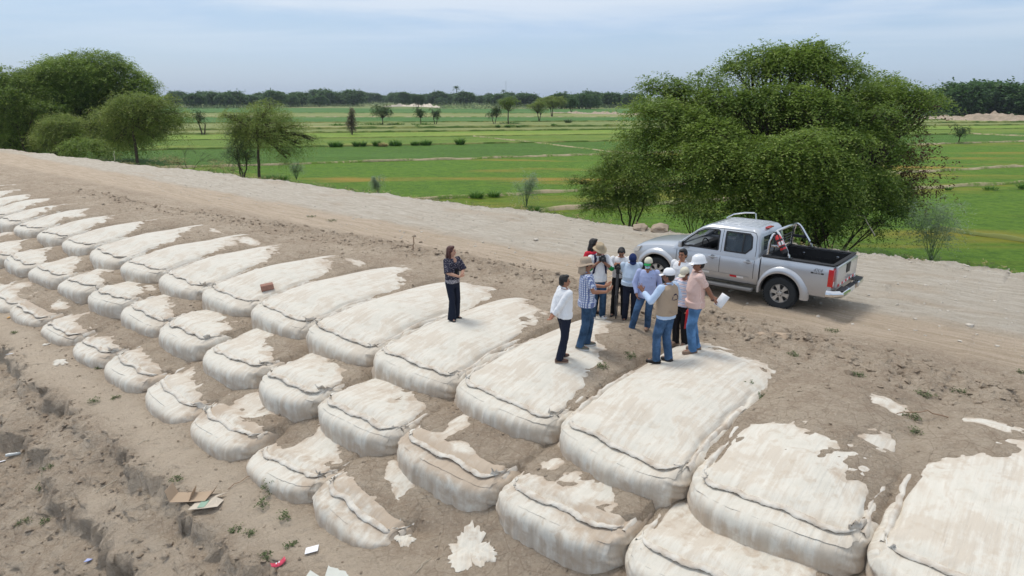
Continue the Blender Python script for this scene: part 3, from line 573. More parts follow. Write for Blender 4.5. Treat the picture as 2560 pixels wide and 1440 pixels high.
b0, bl = pxblobs((2085, 612), -1.2, [(2130,500,85,38,0),(2210,520,55,32,0),(2060,530,50,30,.5),(2170,560,55,24,-.2),(2235,490,36,24,.3),(2240,540,26,18,.1)])
tree('brush_thicket', 'bare stemmed brush thicket under the right side of the huge tree behind the truck bed', 'bush', b0, bl, 'dark', n_per=13, leaf=(.12, .04), ln=.6, k=12, stems=12, seed=12, trunk_r=.03, spread=.9, fork=.55, twigs=14)
# --- left group
b0, bl = pxblobs((165, 401), FZ+.3, [(200,180,105,50,0),(120,200,75,48,.8),(290,205,80,50,0),(350,225,45,42,.5),(90,240,70,50,-.5),(200,250,115,60,2.5),(300,270,80,50,.5),(60,215,50,30,1.5),(240,320,80,50,1.5),(150,300,100,60,2),(320,330,60,40,2),(200,215,90,45,-2.0),(140,240,60,35,-2.5)])
tree('mesquite_tree', 'large dome crowned dark tree, tallest of the group at the left', 'tree', b0, bl, 'mesquite', n_per=7.5, leaf=(.24, .09), ln=1.15, k=13, stems=5, seed=15, trunk_r=.28, spread=.9, fork=.3, core=.3, group='big trees of the left group')
b0, bl = pxblobs((12, 412), FZ+.3, [(10,200,60,35,0),(-40,230,60,50,0),(30,250,50,40,-1),(-10,300,60,50,0),(20,340,40,40,0),(-60,300,60,60,0)])
tree('mesquite_tree', 'green tree cut off by the left border of the view', 'tree', b0, bl, 'mesquite', n_per=7, leaf=(.24, .09), ln=1.1, k=12, stems=3, seed=16, trunk_r=.22, spread=.5, group='big trees of the left group')
b0, bl = pxblobs((75, 402), -1.4, [(70,275,55,30,0),(40,300,35,28,0),(100,290,45,26,.5),(60,325,50,30,0),(25,345,30,30,0),(120,270,30,18,0),(60,370,60,18,.2),(0,372,50,16,.2)])
tree('mesquite_shrub', 'mid green shrubby tree in front of the dome crowned tree at far left', 'tree', b0, bl, 'mesquite', n_per=8, leaf=(.20, .07), ln=.9, k=12, stems=4, seed=17, trunk_r=.10, spread=.6)
b0, bl = pxblobs((150, 398), -.9, [(145,315,48,26,0),(120,340,36,26,.2),(180,330,36,26,.2),(150,352,50,26,0),(110,362,26,18,0)])
tree('round_shrub', 'rounded light green shrub low at the road edge at left', 'shrub', b0, bl, 'pale', n_per=13, leaf=(.16, .05), ln=.75, k=12, stems=4, seed=18, trunk_r=.06, spread=.5, droop=.5)
b0, bl = pxblobs((235, 404), -.9, [(220,372,50,20,0),(270,388,36,13,0),(180,385,36,13,0),(245,360,30,14,.4)])
tree('low_shrub', 'low sprawling dark green shrub between the rounded shrub and the umbrella shaped tree', 'shrub', b0, bl, 'mesquite', n_per=9, leaf=(.16, .06), ln=.8, k=12, stems=6, seed=19, trunk_r=.03, spread=.7, fork=.3)
b0, bl = pxblobs((346, 409), -.8, [(350,262,70,26,0),(290,275,50,26,.3),(410,270,50,26,.3),(330,290,65,34,-1),(260,300,38,24,0),(440,290,36,26,.2),(400,300,48,34,-.6),(290,320,42,30,-.6),(430,320,22,24,.4),(350,310,60,36,1),(270,335,25,22,.2),(310,345,30,26,.0),(385,340,30,28,.5)])
tree('mesquite_tree', 'umbrella shaped tree with one straight dark trunk at the road edge', 'tree', b0, bl, 'pale', n_per=7.5, leaf=(.17, .055), ln=.85, k=14, stems=1, seed=20, trunk_r=.13, fork=.62, core=.35, droop=1.3, group='single trunk trees along the road')
b0, bl = pxblobs((650, 441), -.9, [(640,285,60,32,0),(590,300,40,24,.3),(700,300,48,30,.2),(660,320,58,34,-.8),(730,335,45,34,0),(610,330,40,30,.4),(750,365,28,26,.2),(690,360,48,32,-.6),(570,290,28,14,.4),(720,390,22,34,.3),(635,350,40,30,.3),(660,265,45,20,.5),(780,350,18,12,.4)])
tree('mesquite_tree', 'weeping yellowish green tree with a leaning trunk beside the rice fields', 'tree', b0, bl, 'pale', n_per=9.5, leaf=(.13, .042), ln=.8, k=14, stems=1, seed=21, trunk_r=.11, fork=.55, core=.3, droop=1.6, group='single trunk trees along the road')
b0, bl = pxblobs((606, 438), -.9, [(600,350,32,26,0),(590,385,30,24,.2),(615,390,24,22,0),(585,330,26,18,0)])
tree('slender_tree', 'slender thin crowned tree close left of the weeping tree', 'tree', b0, bl, 'grey', n_per=15, leaf=(.12, .04), ln=.7, k=12, stems=3, seed=22, trunk_r=.06, spread=.2, droop=1.6)
# dry bush between the two trees
b0, bl = pxblobs((470, 420), -1.2, [(470,370,30,26,0),(520,385,34,26,0),(550,405,26,16,0),(440,400,24,14,0)])
tree('dry_bush', 'nearly bare twiggy bush between the umbrella shaped and the weeping tree', 'bush', b0, bl, 'dry', n_per=2.0, leaf=(.05, .014), ln=.4, k=8, stems=9, seed=23, trunk_r=.014, spread=.5, fork=.3, twigs=10, core=0)
b0, bl = pxblobs((552, 436), -1.0, [(545,412,30,16,0),(575,425,30,10,0),(520,425,24,10,0)])
tree('dry_bush', 'straw yellow dry bush at the foot of the slender tree', 'bush', b0, bl, 'straw', n_per=5, leaf=(.14, .03), ln=.5, k=8, stems=5, seed=24, trunk_r=.02, spread=.5, droop=.3)
b0, bl = pxblobs((420, 415), -.7, [(415,400,34,9,0),(450,408,22,8,0)])
tree('dry_bush', 'dry reddish straw tuft at the foot of the umbrella shaped tree', 'bush', b0, bl, 'straw', n_per=6, leaf=(.14, .03), ln=.45, k=8, stems=4, seed=25, trunk_r=.015, spread=.5, droop=.3)
# --- feathery pale plants
def feather(px, py, zb, h, w_, label, seed):
    b0 = (*at(px, py, zb), zb); g = np.random.default_rng(seed); root = empty('feathery_plant', b0, 0, label=label, cat='plant', group='feathery grey green plants below the road')
    paths = []; P = []; D = []
    for i in range(15):
        a = g.random()*6.3; e = np.array([math.cos(a)*w_*(.3+.7*g.random()), math.sin(a)*w_*.6, h*(.6+.4*g.random())]); pp, r = branch((0, 0, -.3), e, .012, .004, g, .1, 8); paths.append((pp, r))
        for j in range(16):
            q = pp[g.integers(3, 8)]; P.append(q); d = g.normal(0, .4, 3)+e/np.linalg.norm(e)*.5; D.append(d/np.linalg.norm(d))
    V, F, t1, t2 = sprays(np.array(P), np.array(D), .8*h*.5, 18, (.20*h*.45, .022), g, 1.3)
    link('foliage', fastmesh('foliage', V, F, False, attrs={'tint': t1, 'tint2': t2}), LM['feather'], root); V, F = tubes(paths, 4); link('stem', fastmesh('stem', V, F), LM['feather'], root)
feather(1315, 510, FZ+.2, 1.9, .8, 'pale feathery plant below the road left of the small airy tree', 31)
feather(2330, 640, -1.0, 2.0, .9, 'pale feathery plant at the road edge in the nearest field at right', 32)
feather(945, 478, -.9, .9, .5, 'small pale feathery plant at the road edge near the middle', 33)
feather(740, 440, -1.3, 1.0, .6, 'small pale feathery plant right of the weeping tree', 34)
# --- single trees out in the fields
def field_tree(name, px, py, h_px, w_px, label, mat, seed, shape='round', **kw):
    x, y = at(px, py, FZ+.05); m_ = math.hypot(x, y)/FPX*1.0; h = h_px*m_; W = w_px*m_/2; g = np.random.default_rng(seed); bl = []
    if shape == 'round':
        for i in range(9): a = g.random()*6.3; r = W*.5*g.random()**.5; bl.append((math.cos(a)*r*1.1, math.sin(a)*r, h*(.5+.28*g.random()), W*.5, W*.5, h*.22))
    if shape == 'umbrella':
        for i in range(11): a = g.random()*6.3; r = W*.62*g.random()**.5; bl.append((math.cos(a)*r*1.1, math.sin(a)*r, h*(.85-.28*(r/W)**1.5), W*.42, W*.42, h*.14))
        for i in range(4): a = g.random()*6.3; bl.append((math.cos(a)*W*.4, math.sin(a)*W*.4, h*.55, W*.3, W*.3, h*.1))
    if shape == 'spindle':
        for i in range(9): t = i/8; bl.append((g.normal(0, W*.1), g.normal(0, W*.1), h*(.22+.68*t), W*(.35+.65*math.sin(math.pi*min(t+.15, 1)))*.8, W*.7, h*.1))
    lf = max(.22, m_*2.4)
    return tree(name, label, 'tree', (x, y, FZ), bl, mat, dens=1.5, split=kw.pop('split', 2), n_per=kw.pop('n_per', 2.6), leaf=(lf, lf*.5), ln=lf*2.6, k=8, seed=seed, trunk_r=max(.09, h*.028), fork=kw.pop('fork', .4), spread=.3, twigs=2, **kw)
field_tree('field_tree', 957, 311, 50, 56, 'dark round crowned tree alone in the rice, largest of the near middle trees', 'dark', 41, stems=1, fork=.3)
field_tree('field_tree', 1052, 310, 40, 38, 'small dark round tree in the rice, left one of a pair', 'dark', 42, stems=1)
field_tree('field_tree', 1089, 310, 40, 32, 'small dark round tree in the rice, right one of a pair', 'dark', 43, stems=2)
field_tree('field_tree', 1235, 309, 42, 46, 'low spreading dark tree touching the taller forked tree in the fields', 'dark', 44, stems=2)
field_tree('field_tree', 1271, 309, 66, 62, 'tall umbrella tree with a crooked forked trunk in the fields', 'mesquite', 45, 'umbrella', stems=1, fork=.5)
field_tree('field_tree', 1348, 303, 50, 58, 'light green umbrella tree on a thin slanting trunk in the fields', 'pale', 46, 'umbrella', stems=2)
field_tree('poplar', 881, 336, 62, 24, 'bare brownish spindle shaped tree standing in the rice', 'dry', 47, 'spindle', stems=1, n_per=14)
field_tree('field_tree', 508, 336, 62, 52, 'half bare dark tree in the fields seen between the two road side trees', 'dark', 48, stems=2, n_per=1.5)
field_tree('field_tree', 2397, 358, 40, 42, 'small dark tree alone on a bund in the right hand fields', 'dark', 49, stems=1, fork=.35)
field_tree('field_tree', 1380, 291, 50, 74, 'light green wide tree behind the thin slanting one', 'pale', 50, 'umbrella', stems=2)
field_tree('field_tree', 1047, 268, 30, 26, 'dark single tree in front of the pale far road', 'dark', 51, stems=1)
field_tree('field_tree', 1428, 282, 36, 30, 'dark tree at the far end of the rice right of the light green wide one', 'far', 52, stems=2)
# ================================================================ far tree line, reeds, far banks
def copy_tree(src, loc, rz, sc, label, group=None, name=None):
    r = src.copy(); C.objects.link(r); r.location = loc; r.rotation_euler = (0, 0, rz); r.scale = sc; r['label'] = label
    if group: r['group'] = group
    for ch in src.children:
        c = ch.copy(); C.objects.link(c); c.parent = r
    return r
g5 = np.random.default_rng(55); protos = []
FG = 'trees of the distant tree line'; FL = 'dark green tree in the distant line of trees beyond the rice fields'
for i in range(6):
    bl = []
    for j in range(16 if i < 5 else 8):
        a = g5.random()*6.3; r = 4.3*g5.random()**.5*(.55 if i == 5 else 1); h = 9.*(.85 if i < 5 else 1)
        bl.append((math.cos(a)*r, math.sin(a)*r, h*(.80-.30*(r/5)**2)+g5.normal(0, .4), 2.0, 2.0, 1.5))
    for j in range(7): a = g5.random()*6.3; bl.append((math.cos(a)*3.2, math.sin(a)*3.2, 3.2+g5.random()*1.2, 1.9, 1.9, 1.4))
    protos.append((bl, i))
zones = [(-80,420,266,232,12,.5),(420,700,268,231,13,1),(690,800,266,234,8,.5),(790,900,263,226,10,.6),(880,1010,258,236,12,1),(1000,1140,262,234,15,1),(1080,1330,262,236,18,1),(1240,1400,266,238,14,1),(1380,1480,272,231,10,.6),(1460,1600,266,233,14,1),(2300,2420,284,240,9,.6),(2380,2700,290,222,17,.8),(2250,2700,268,240,22,1),(400,1600,255,240,30,1)]
first = {}
for zi, (x0, x1, by, ty, cnt, jit) in enumerate(zones):
    cnt = int(cnt*(.72 if zi != 11 else 1))
    for j in range(cnt):
        px = x0+(x1-x0)*(j+.5+g5.normal(0, .35))/cnt; py = by+g5.normal(0, 1.2)*jit; x, y = at(px, py, FZ)
        h = (py-ty+g5.normal(0, 4.5))*math.hypot(x, y)/FPX; sc = max(h, 4)/9.3; pi = int(g5.integers(0, 5)) if zi not in (11,) else int(g5.integers(0, 5))
        lab, grp = FL, FG
        if zi == 11: lab, grp = 'tall dark tree of the clump at the far right above the spoil bank', 'tall dark trees at the far right'
        s3 = (sc*(.9+.5*g5.random()), sc*(.9+.3*g5.random()), sc)
        if pi not in first:
            r = tree('distant_tree', lab, 'tree', (x, y, FZ-.1), protos[pi][0], 'far', n_per=1.5, leaf=(.9, .5), ln=1.8, k=7, stems=2, seed=60+pi, group=grp, trunk_r=.25, twigs=0, dens=1.0, split=1, core=.5, spread=.6); r.rotation_euler = (0, 0, g5.random()*6); r.scale = s3; first[pi] = r
        else: copy_tree(first[pi], (x, y, FZ-.1), g5.random()*6, s3, lab, grp)
# palm and mast standing above the line
def palm(px, py_base, ty, label, seed):
    x, y = at(px, py_base, FZ); h = (py_base-ty)*math.hypot(x, y)/FPX; root = empty('palm_tree', (x, y, FZ), 0, label=label, cat='palm', group=None); g = np.random.default_rng(seed)
    V, F = tubes([(np.array([[0, 0, 0], [.2, 0, h*.5], [.1, 0, h*.93]]), np.array([.45, .35, .3]))]); link('trunk', fastmesh('trunk', V, F), BARK, root)
    D = np.array([[math.cos(a), math.sin(a), z] for z in (.9, .3, -.2) for a in np.arange(9)*.7+z]); D /= np.linalg.norm(D, axis=1)[:, None]
    V, F, t1, t2 = sprays(np.tile([[.1, 0, h*.93]], (len(D), 1)), D, 3.6, 10, (1.3, .5), g, .9); link('fronds', fastmesh('fronds', V, F, False, attrs={'tint': t1, 'tint2': t2}), LM['far'], root)
palm(1142, 262, 218, 'lone palm rising above the distant tree line', 71); palm(1259, 258, 227, 'small palm top beside the thin mast above the tree line', 72); palm(1413, 258, 230, 'small palm top above the distant trees, rightmost of three', 73)
PALE = plain('weathered concrete', (.5, .49, .46), .8)
def pole(name, px, py, ty, r, label, cat, arm=0, mat=None):
    x, y = at(px, py, FZ); h = (py-ty)*math.hypot(x, y)/FPX; root = empty(name, (x, y, FZ), 0, label=label, cat=cat)
    V, F = tubes([(np.array([[0, 0, -.3], [0, 0, h]]), np.array([r, r*.6]))]); link('shaft', fastmesh('shaft', V, F), mat or PALE, root)
    if arm: V, F = tubes([(np.array([[-arm, 0, h*.93], [arm, 0, h*.93]]), np.array([r*.5, r*.5])), (np.array([[-arm*.7, 0, h*.93], [-arm*.7, 0, h*.97]]), np.array([r*.6, r*.3])), (np.array([[arm*.7, 0, h*.93], [arm*.7, 0, h*.97]]), np.array([r*.6, r*.3]))]); link('cross_arm', fastmesh('cross_arm', V, F), PALE, root)
    else:
        P = [(np.array([[0, 0, h*t], [r*3, 0, h*t-.6]]), np.array([r*.3, r*.3])) for t in (.5, .7, .9)]; V, F = tubes(P); link('bracket', fastmesh('bracket', V, F), PALE, root)
pole('utility_pole', 1173, 257, 240, .35, 'pale utility pole before the distant trees, near the palm', 'pole', 1.)
pole('utility_pole', 1535, 260, 243, .35, 'pale utility pole at the right part of the distant tree line', 'pole', 1.)
pole('utility_pole', 957, 252, 239, .3, 'thin pale utility pole at the left of the distant tree line', 'pole', 1.)
pole('radio_mast', 1265, 256, 206, .28, 'thin tall mast above the distant tree line', 'mast', 0, plain('grey steel', (.33, .35, .38), .5))
# clumps of reeds along a bund
def reed(px, py, wpx, hpx, label, group, seed, n=260, bend=.6, mat='reed', name='reed_clump', cat='reeds'):
    x, y = at(px, py, FZ+.1); m_ = math.hypot(x, y)/FPX; w_, h = wpx*m_/2, hpx*m_; g = np.random.default_rng(seed)
    a = g.random(n)*6.3; r = w_*g.random(n)**.6; B = np.stack([np.cos(a)*r, np.sin(a)*r*.6, a*0], 1); D = np.stack([np.cos(a), np.sin(a), a*0], 1)*bend*(.3+g.random((n, 1)))+[0, 0, 1]; hh = h*(.35+.75*g.random(n))*(1-.35*np.abs(np.cos(a)*r/w_))
    wd = np.stack([-np.sin(a+g.normal(0, 1, n)), np.cos(a), a*0], 1)*max(.02, m_*.9); P1 = B+D*hh[:, None]*.6; P2 = B+D*hh[:, None]*[1.5, 1.5, .95]*(.7+.6*g.random((n, 1)))
    V = np.stack([B-wd, B+wd, P1+wd*.7, P1-wd*.7, P1-wd*.7, P1+wd*.7, P2+wd*.15, P2-wd*.15], 1).reshape(-1, 3); F = np.arange(len(V)).reshape(-1, 4); ti = np.repeat(g.random(n), 8); t2 = np.tile([0, 0, .5, .5, .5, .5, 1, 1], n)*.9
    o = link(name, fastmesh(name, V, F, False, attrs={'tint': ti, 'tint2': t2}), LM[mat], None, label=label, cat=cat, group=group); o.location = (x, y, FZ+.05); return o
GR = 'reed clumps in a row along a bund'
for i, (px, wp, hp, t) in enumerate([(840,30,15,'widest at the left end'),(890,12,13,'narrow, second from the left'),(908,11,12,'narrow, third from the left'),(942,14,14,'fourth from the left, next to a dry tuft'),(989,28,15,'long low, middle of the row'),(1038,18,11,'pale, left of a long dark one'),(1064,24,14,'long dark, second from the right end'),(1150,18,17,'tallest, at the right end')]):
    reed(px, 366-(px-840)*.018, wp, hp, 'reed clump in the rice row, '+t, GR, 100+i)
reed(958, 365, 20, 9, 'dry straw coloured tuft between the reed clumps', GR, 109, mat='straw', name='dry_tuft', cat='grass tuft')
reed(1192, 493, 30, 22, 'arching tuft of tall grass on a bund near the road, left of two', 'tall grass tufts on the nearest bund', 110, n=160, bend=.8)
reed(1236, 490, 26, 19, 'arching tuft of tall grass on a bund near the road, right of two', 'tall grass tufts on the nearest bund', 111, n=140, bend=.8)
reed(1335, 527, 34, 20, 'grass tuft at the road edge below the pale feathery plant', None, 112, n=150, bend=.8)
for i, (px, py, wp, hp) in enumerate([(1043,319,8,8),(1246,318,8,8),(1270,318,10,8),(1296,318,8,6),(1384,316,9,9),(845,313,40,6),(930,311,70,7),(990,311,40,6),(1060,311,60,6),(1275,308,50,5),(1420,306,14,10),(2555,470,14,12),(2475,472,30,9),(2371,474,10,9)]):
    reed(px, py, wp, hp, 'low green bush on a field edge, %s counted from the left' % ORD[i] if i < 11 else 'low weedy clump on the right hand bund, %s' % ('farthest right', 'wide one', 'small left one')[i-11], 'low bushes on the field edges', 130+i, n=90, bend=1.0, name='low_bush', cat='bush', mat='grey' if i == 10 else 'reed')
# banks
def bank(name, pts, h, w_, mat, label, cat, seed, kind=None):
    P = np.array([at(px, py, FZ) for px, py in pts]); sg = np.linalg.norm(np.diff(P, axis=0), axis=1); cum = np.r_[0, np.cumsum(sg)]; n = 140; t = np.linspace(0, cum[-1], n)
    c = np.stack([np.interp(t, cum, P[:, 0]), np.interp(t, cum, P[:, 1])], 1); m = 15; V = []
    for j, a in enumerate(np.linspace(-1, 1, m)):
        zz = h*(1-abs(a)**1.6)*(.55+.45*vn(t/w_*1.6, a*2+t*0, seed=seed)+.3*vn(t/w_*5, a*5+t*0, seed=seed+1))*np.sin(np.linspace(0.05, math.pi-.05, n))**.4
        V.append(np.stack([c[:, 0], c[:, 1]+a*w_, FZ-.2+zz], -1))
    return link(name, fastmesh(name, np.concatenate(V), grid_faces(n, m), False), mat, None, label=label, cat=cat, kind=kind)
SPOIL = plain('spoil earth', (.40, .32, .245), .95, .1, var=.35, scale=1.4, bump=.8)
PROAD = plain('pale road dirt', (.62, .54, .44), .95, .1, var=.1, scale=.4)
bank('spoil_bank', [(2300,298),(2420,300),(2560,303),(2720,306)], 3.2, 7, SPOIL, 'long bank of bare tan spoil at the end of the right hand fields', 'earth bank', 201)
bank('rubble_bank', [(1375,282),(1450,284),(1560,286),(1640,288)], 1.2, 4, SPOIL, 'low stony bank at the far end of the middle fields', 'earth bank', 203)
bank('far_road', [(955,267),(1010,265),(1060,266),(1105,268)], 2.6, 12, PROAD, None, None, 205, kind='structure')
# grey green scrub along the far edge
def scrub(name, boxes, seed, mat='grey', lf=.7, per=140):
    g = np.random.default_rng(seed); P = []
    for (x0, x1, by, hpx) in boxes:
        n = int(per*(x1-x0)/50); px = x0+(x1-x0)*g.random(n); py = by+g.normal(0, 1.5, n)
        for a, b_ in zip(px, py):
            x, y = at(a, b_, FZ); m_ = y/FPX; hh = hpx*m_*(.5+.5*vn([x/9.], [y/9.], seed=seed)[0]*1.4+.2); P.append((x, y+g.normal(0, 2), FZ+max(.2, hh)*g.random()))
    P = np.array(P); D = g.normal(0, 1, P.shape); D[:, 2] = abs(D[:, 2])*.5; D /= np.linalg.norm(D, axis=1)[:, None]
    V, F, t1, t2 = sprays(P, D, lf*2.2, 7, (lf, lf*.55), g, .8)
    link(name, fastmesh(name, V, F, False, attrs={'tint': t1, 'tint2': t2}), LM[mat], None, kind='stuff', label='belt of grey green scrub along the far end of the fields', cat='scrub')
HZ, N, L, b = newmat('haze', 1, 0); N.remove(b); pv = N.new('ShaderNodeVolumePrincipled'); pv.inputs['Color'].default_value = (.80, .87, 1, 1); pv.inputs['Density'].default_value = .00013; pv.inputs['Anisotropy'].default_value = .2; L.new(pv.outputs[0], N['Material Output'].inputs['Volume'])
bmh = bmesh.new(); bmesh.ops.create_cube(bmh, size=1); mh = bpy.data.meshes.new('haze'); [setattr(v, 'co', Vector((v.co.x*8200, 3300+v.co.y*7600, 12+v.co.z*40))) for v in bmh.verts]; bmh.to_mesh(mh); bmh.free(); link('haze', mh, HZ, None, kind='stuff', label='thin haze over the plain', cat='haze')
scrub('far_scrub', [(660,900,265,6),(900,960,262,9),(1095,1330,270,13),(1330,1400,272,8),(1480,1600,268,7),(2270,2420,290,13),(2420,2640,291,9),(400,640,270,8)], 210, per=170)
# ================================================================ small mesh helpers and the pickup
def bmnew(): return bmesh.new()
def bm_box(bm, c, s, rot=None, bev=0.):
    r = bmesh.ops.create_cube(bm, size=1); vs = r['verts']; M = Matrix.Translation(c) @ (rot.to_4x4() if rot is not None else Matrix()) @ Matrix.Diagonal((*s, 1)); bmesh.ops.transform(bm, matrix=M, verts=vs)
    if bev: 
        es = list({e for v in vs for e in v.link_edges}); bmesh.ops.bevel(bm, geom=es, offset=bev, segments=2, affect='EDGES', profile=.6)
def bm_prism(bm, poly, axis, a, b_):
    """poly in the two other axes; extruded from a to b_ along axis (0,1,2)"""
    def mk(p, t): q = list(p); q.insert(axis, t); return bm.verts.new(q)
    A = [mk(p, a) for p in poly]; B = [mk(p, b_) for p in poly]; n = len(poly)
    bm.faces.new(A[::-1]); bm.faces.new(B)
    for i in range(n): bm.faces.new((A[i], A[(i+1) % n], B[(i+1) % n], B[i]))
    bmesh.ops.recalc_face_normals(bm, faces=bm.faces)
def bm_rings(bm, rings, cap=True):
    VV = [[bm.verts.new(p) for p in r] for r in rings]; n = len(rings[0])
    for a, b_ in zip(VV, VV[1:]):
        for i in range(n): bm.faces.new((a[i], a[(i+1) % n], b_[(i+1) % n], b_[i]))
    if cap: bm.faces.new(VV[0][::-1]); bm.faces.new(VV[-1])
    return VV
def bm_tube(bm, pts, r, n=10, closed=False):
    P = np.array(pts, float); rr = np.full(len(P), r) if np.isscalar(r) else np.array(r, float); V, F = tubes([(P, rr)], n)
    vs = [bm.verts.new(v) for v in V]; [bm.faces.new([vs[i] for i in f]) for f in F]
    bm.faces.new(vs[:n]); bm.faces.new(vs[-n:][::-1])
def bm_lathe(bm, prof, axis='Y', n=40, c=(0, 0, 0)):
    rings = []
    for (r, h) in prof:
        rings.append([(c[0]+r*math.cos(t), c[1]+h, c[2]+r*math.sin(t)) if axis == 'Y' else (c[0]+r*math.cos(t), c[1]+r*math.sin(t), c[2]+h) for t in np.arange(n)*2*math.pi/n])
    bm_rings(bm, rings, cap=False)
def fin(bm, name, mat, parent=None, smooth=True, ang=35, recalc=True, **k):
    if recalc: bmesh.ops.recalc_face_normals(bm, faces=bm.faces)
    m = bpy.data.meshes.new(name); bm.to_mesh(m); bm.free()
    m.polygons.foreach_set('use_smooth', [smooth]*len(m.polygons))
    if smooth: m.set_sharp_from_angle(angle=R(ang))
    return link(name, m, mat, parent, **k)
def evaluated(o, name):
    dg = bpy.context.evaluated_depsgraph_get(); m = bpy.data.meshes.new_from_object(o.evaluated_get(dg)); m.name = name; return m
def boolean(base, cutters, name):
    bb = link('tmp', base); cs = [link('tmp', c) for c in cutters]
    for c in cs: md = bb.modifiers.new('b', 'BOOLEAN'); md.object = c; md.operation = 'DIFFERENCE'; md.solver = 'EXACT'
    m = evaluated(bb, name)
    for o in [bb]+cs: bpy.data.objects.remove(o)
    return m
def tomesh(bm): 
    bmesh.ops.recalc_face_normals(bm, faces=bm.faces); m = bpy.data.meshes.new('t'); bm.to_mesh(m); bm.free(); return m
def text_part(txt, size, mat, parent, loc, rot, name='lettering', shear=0., depth=.002):
    cu = bpy.data.curves.new('t', 'FONT'); cu.body = txt; cu.size = size; cu.extrude = depth; cu.align_x = 'CENTER'; cu.shear = shear; o = bpy.data.objects.new('t', cu); C.objects.link(o)
    m = evaluated(o, name); bpy.data.objects.remove(o); q = link(name, m, mat, parent); q.location = loc; q.rotation_euler = rot; return q
m, N, L, b = newmat('silver paint', .32, .5, .55); nb = NB(m); ob = nb.obj()
c = nb.mix(nb.ramp(nb.noise(ob, 300, 2), .3, .7), (.50, .52, .55), (.58, .60, .63)); z_ = N.new('ShaderNodeSeparateXYZ'); L.new(ob, z_.inputs[0])
dirt = nb.math('MULTIPLY', nb.math('SUBTRACT', 1, nb.ramp(nb.math('ADD', z_.outputs['Z'], nb.math('MULTIPLY', nb.noise(ob, 2.5, 5, .65), .4)), .55, 1.15)), .5)
c = nb.mix(dirt, c, (.40, .33, .26)); L.new(c, b.inputs['Base Color']); L.new(nb.math('MULTIPLY_ADD', dirt, .5, .3), b.inputs['Roughness']); b.inputs['Coat Weight'].default_value = .6; b.inputs['Coat Roughness'].default_value = .1
SILVER = m
BLACKP = plain('black plastic', (.022, .022, .024), .55, .4, var=.2); RUBBER = plain('tyre rubber', (.03, .033, .036), .85, .25, var=.3, scale=6)
CHROME = plain('chrome', (.72, .72, .73), .14, .5, 1., var=.05); ALLOY = plain('alloy', (.52, .51, .49), .4, .5, .6, var=.1)
REDL = plain('red lamp', (.55, .012, .012), .18, .5, var=.2, scale=30, coat=.8); CLEARL = plain('clear lamp', (.75, .72, .66), .15, .6, coat=.5); TAPE_R = plain('red tape', (.62, .02, .03), .4); TAPE_W = plain('white tape', (.78, .78, .78), .4)
INTER = plain('grey upholstery', (.16, .165, .17), .8); GLASS = None
m, N, L, b = newmat('tinted glass', .05, .6); b.inputs['Base Color'].default_value = (.35, .45, .52, 1); b.inputs['Transmission Weight'].default_value = .0; b.inputs['Alpha'].default_value = .50
tcx = N.new('ShaderNodeTexCoord'); nz = N.new('ShaderNodeTexNoise'); nz.inputs['Scale'].default_value = 3; L.new(tcx.outputs['Object'], nz.inputs['Vector']); rr = NB(m).mix(nz.outputs['Fac'], (.03, .05, .07), (.07, .10, .13)); L.new(rr, b.inputs['Base Color']); GLASS = m
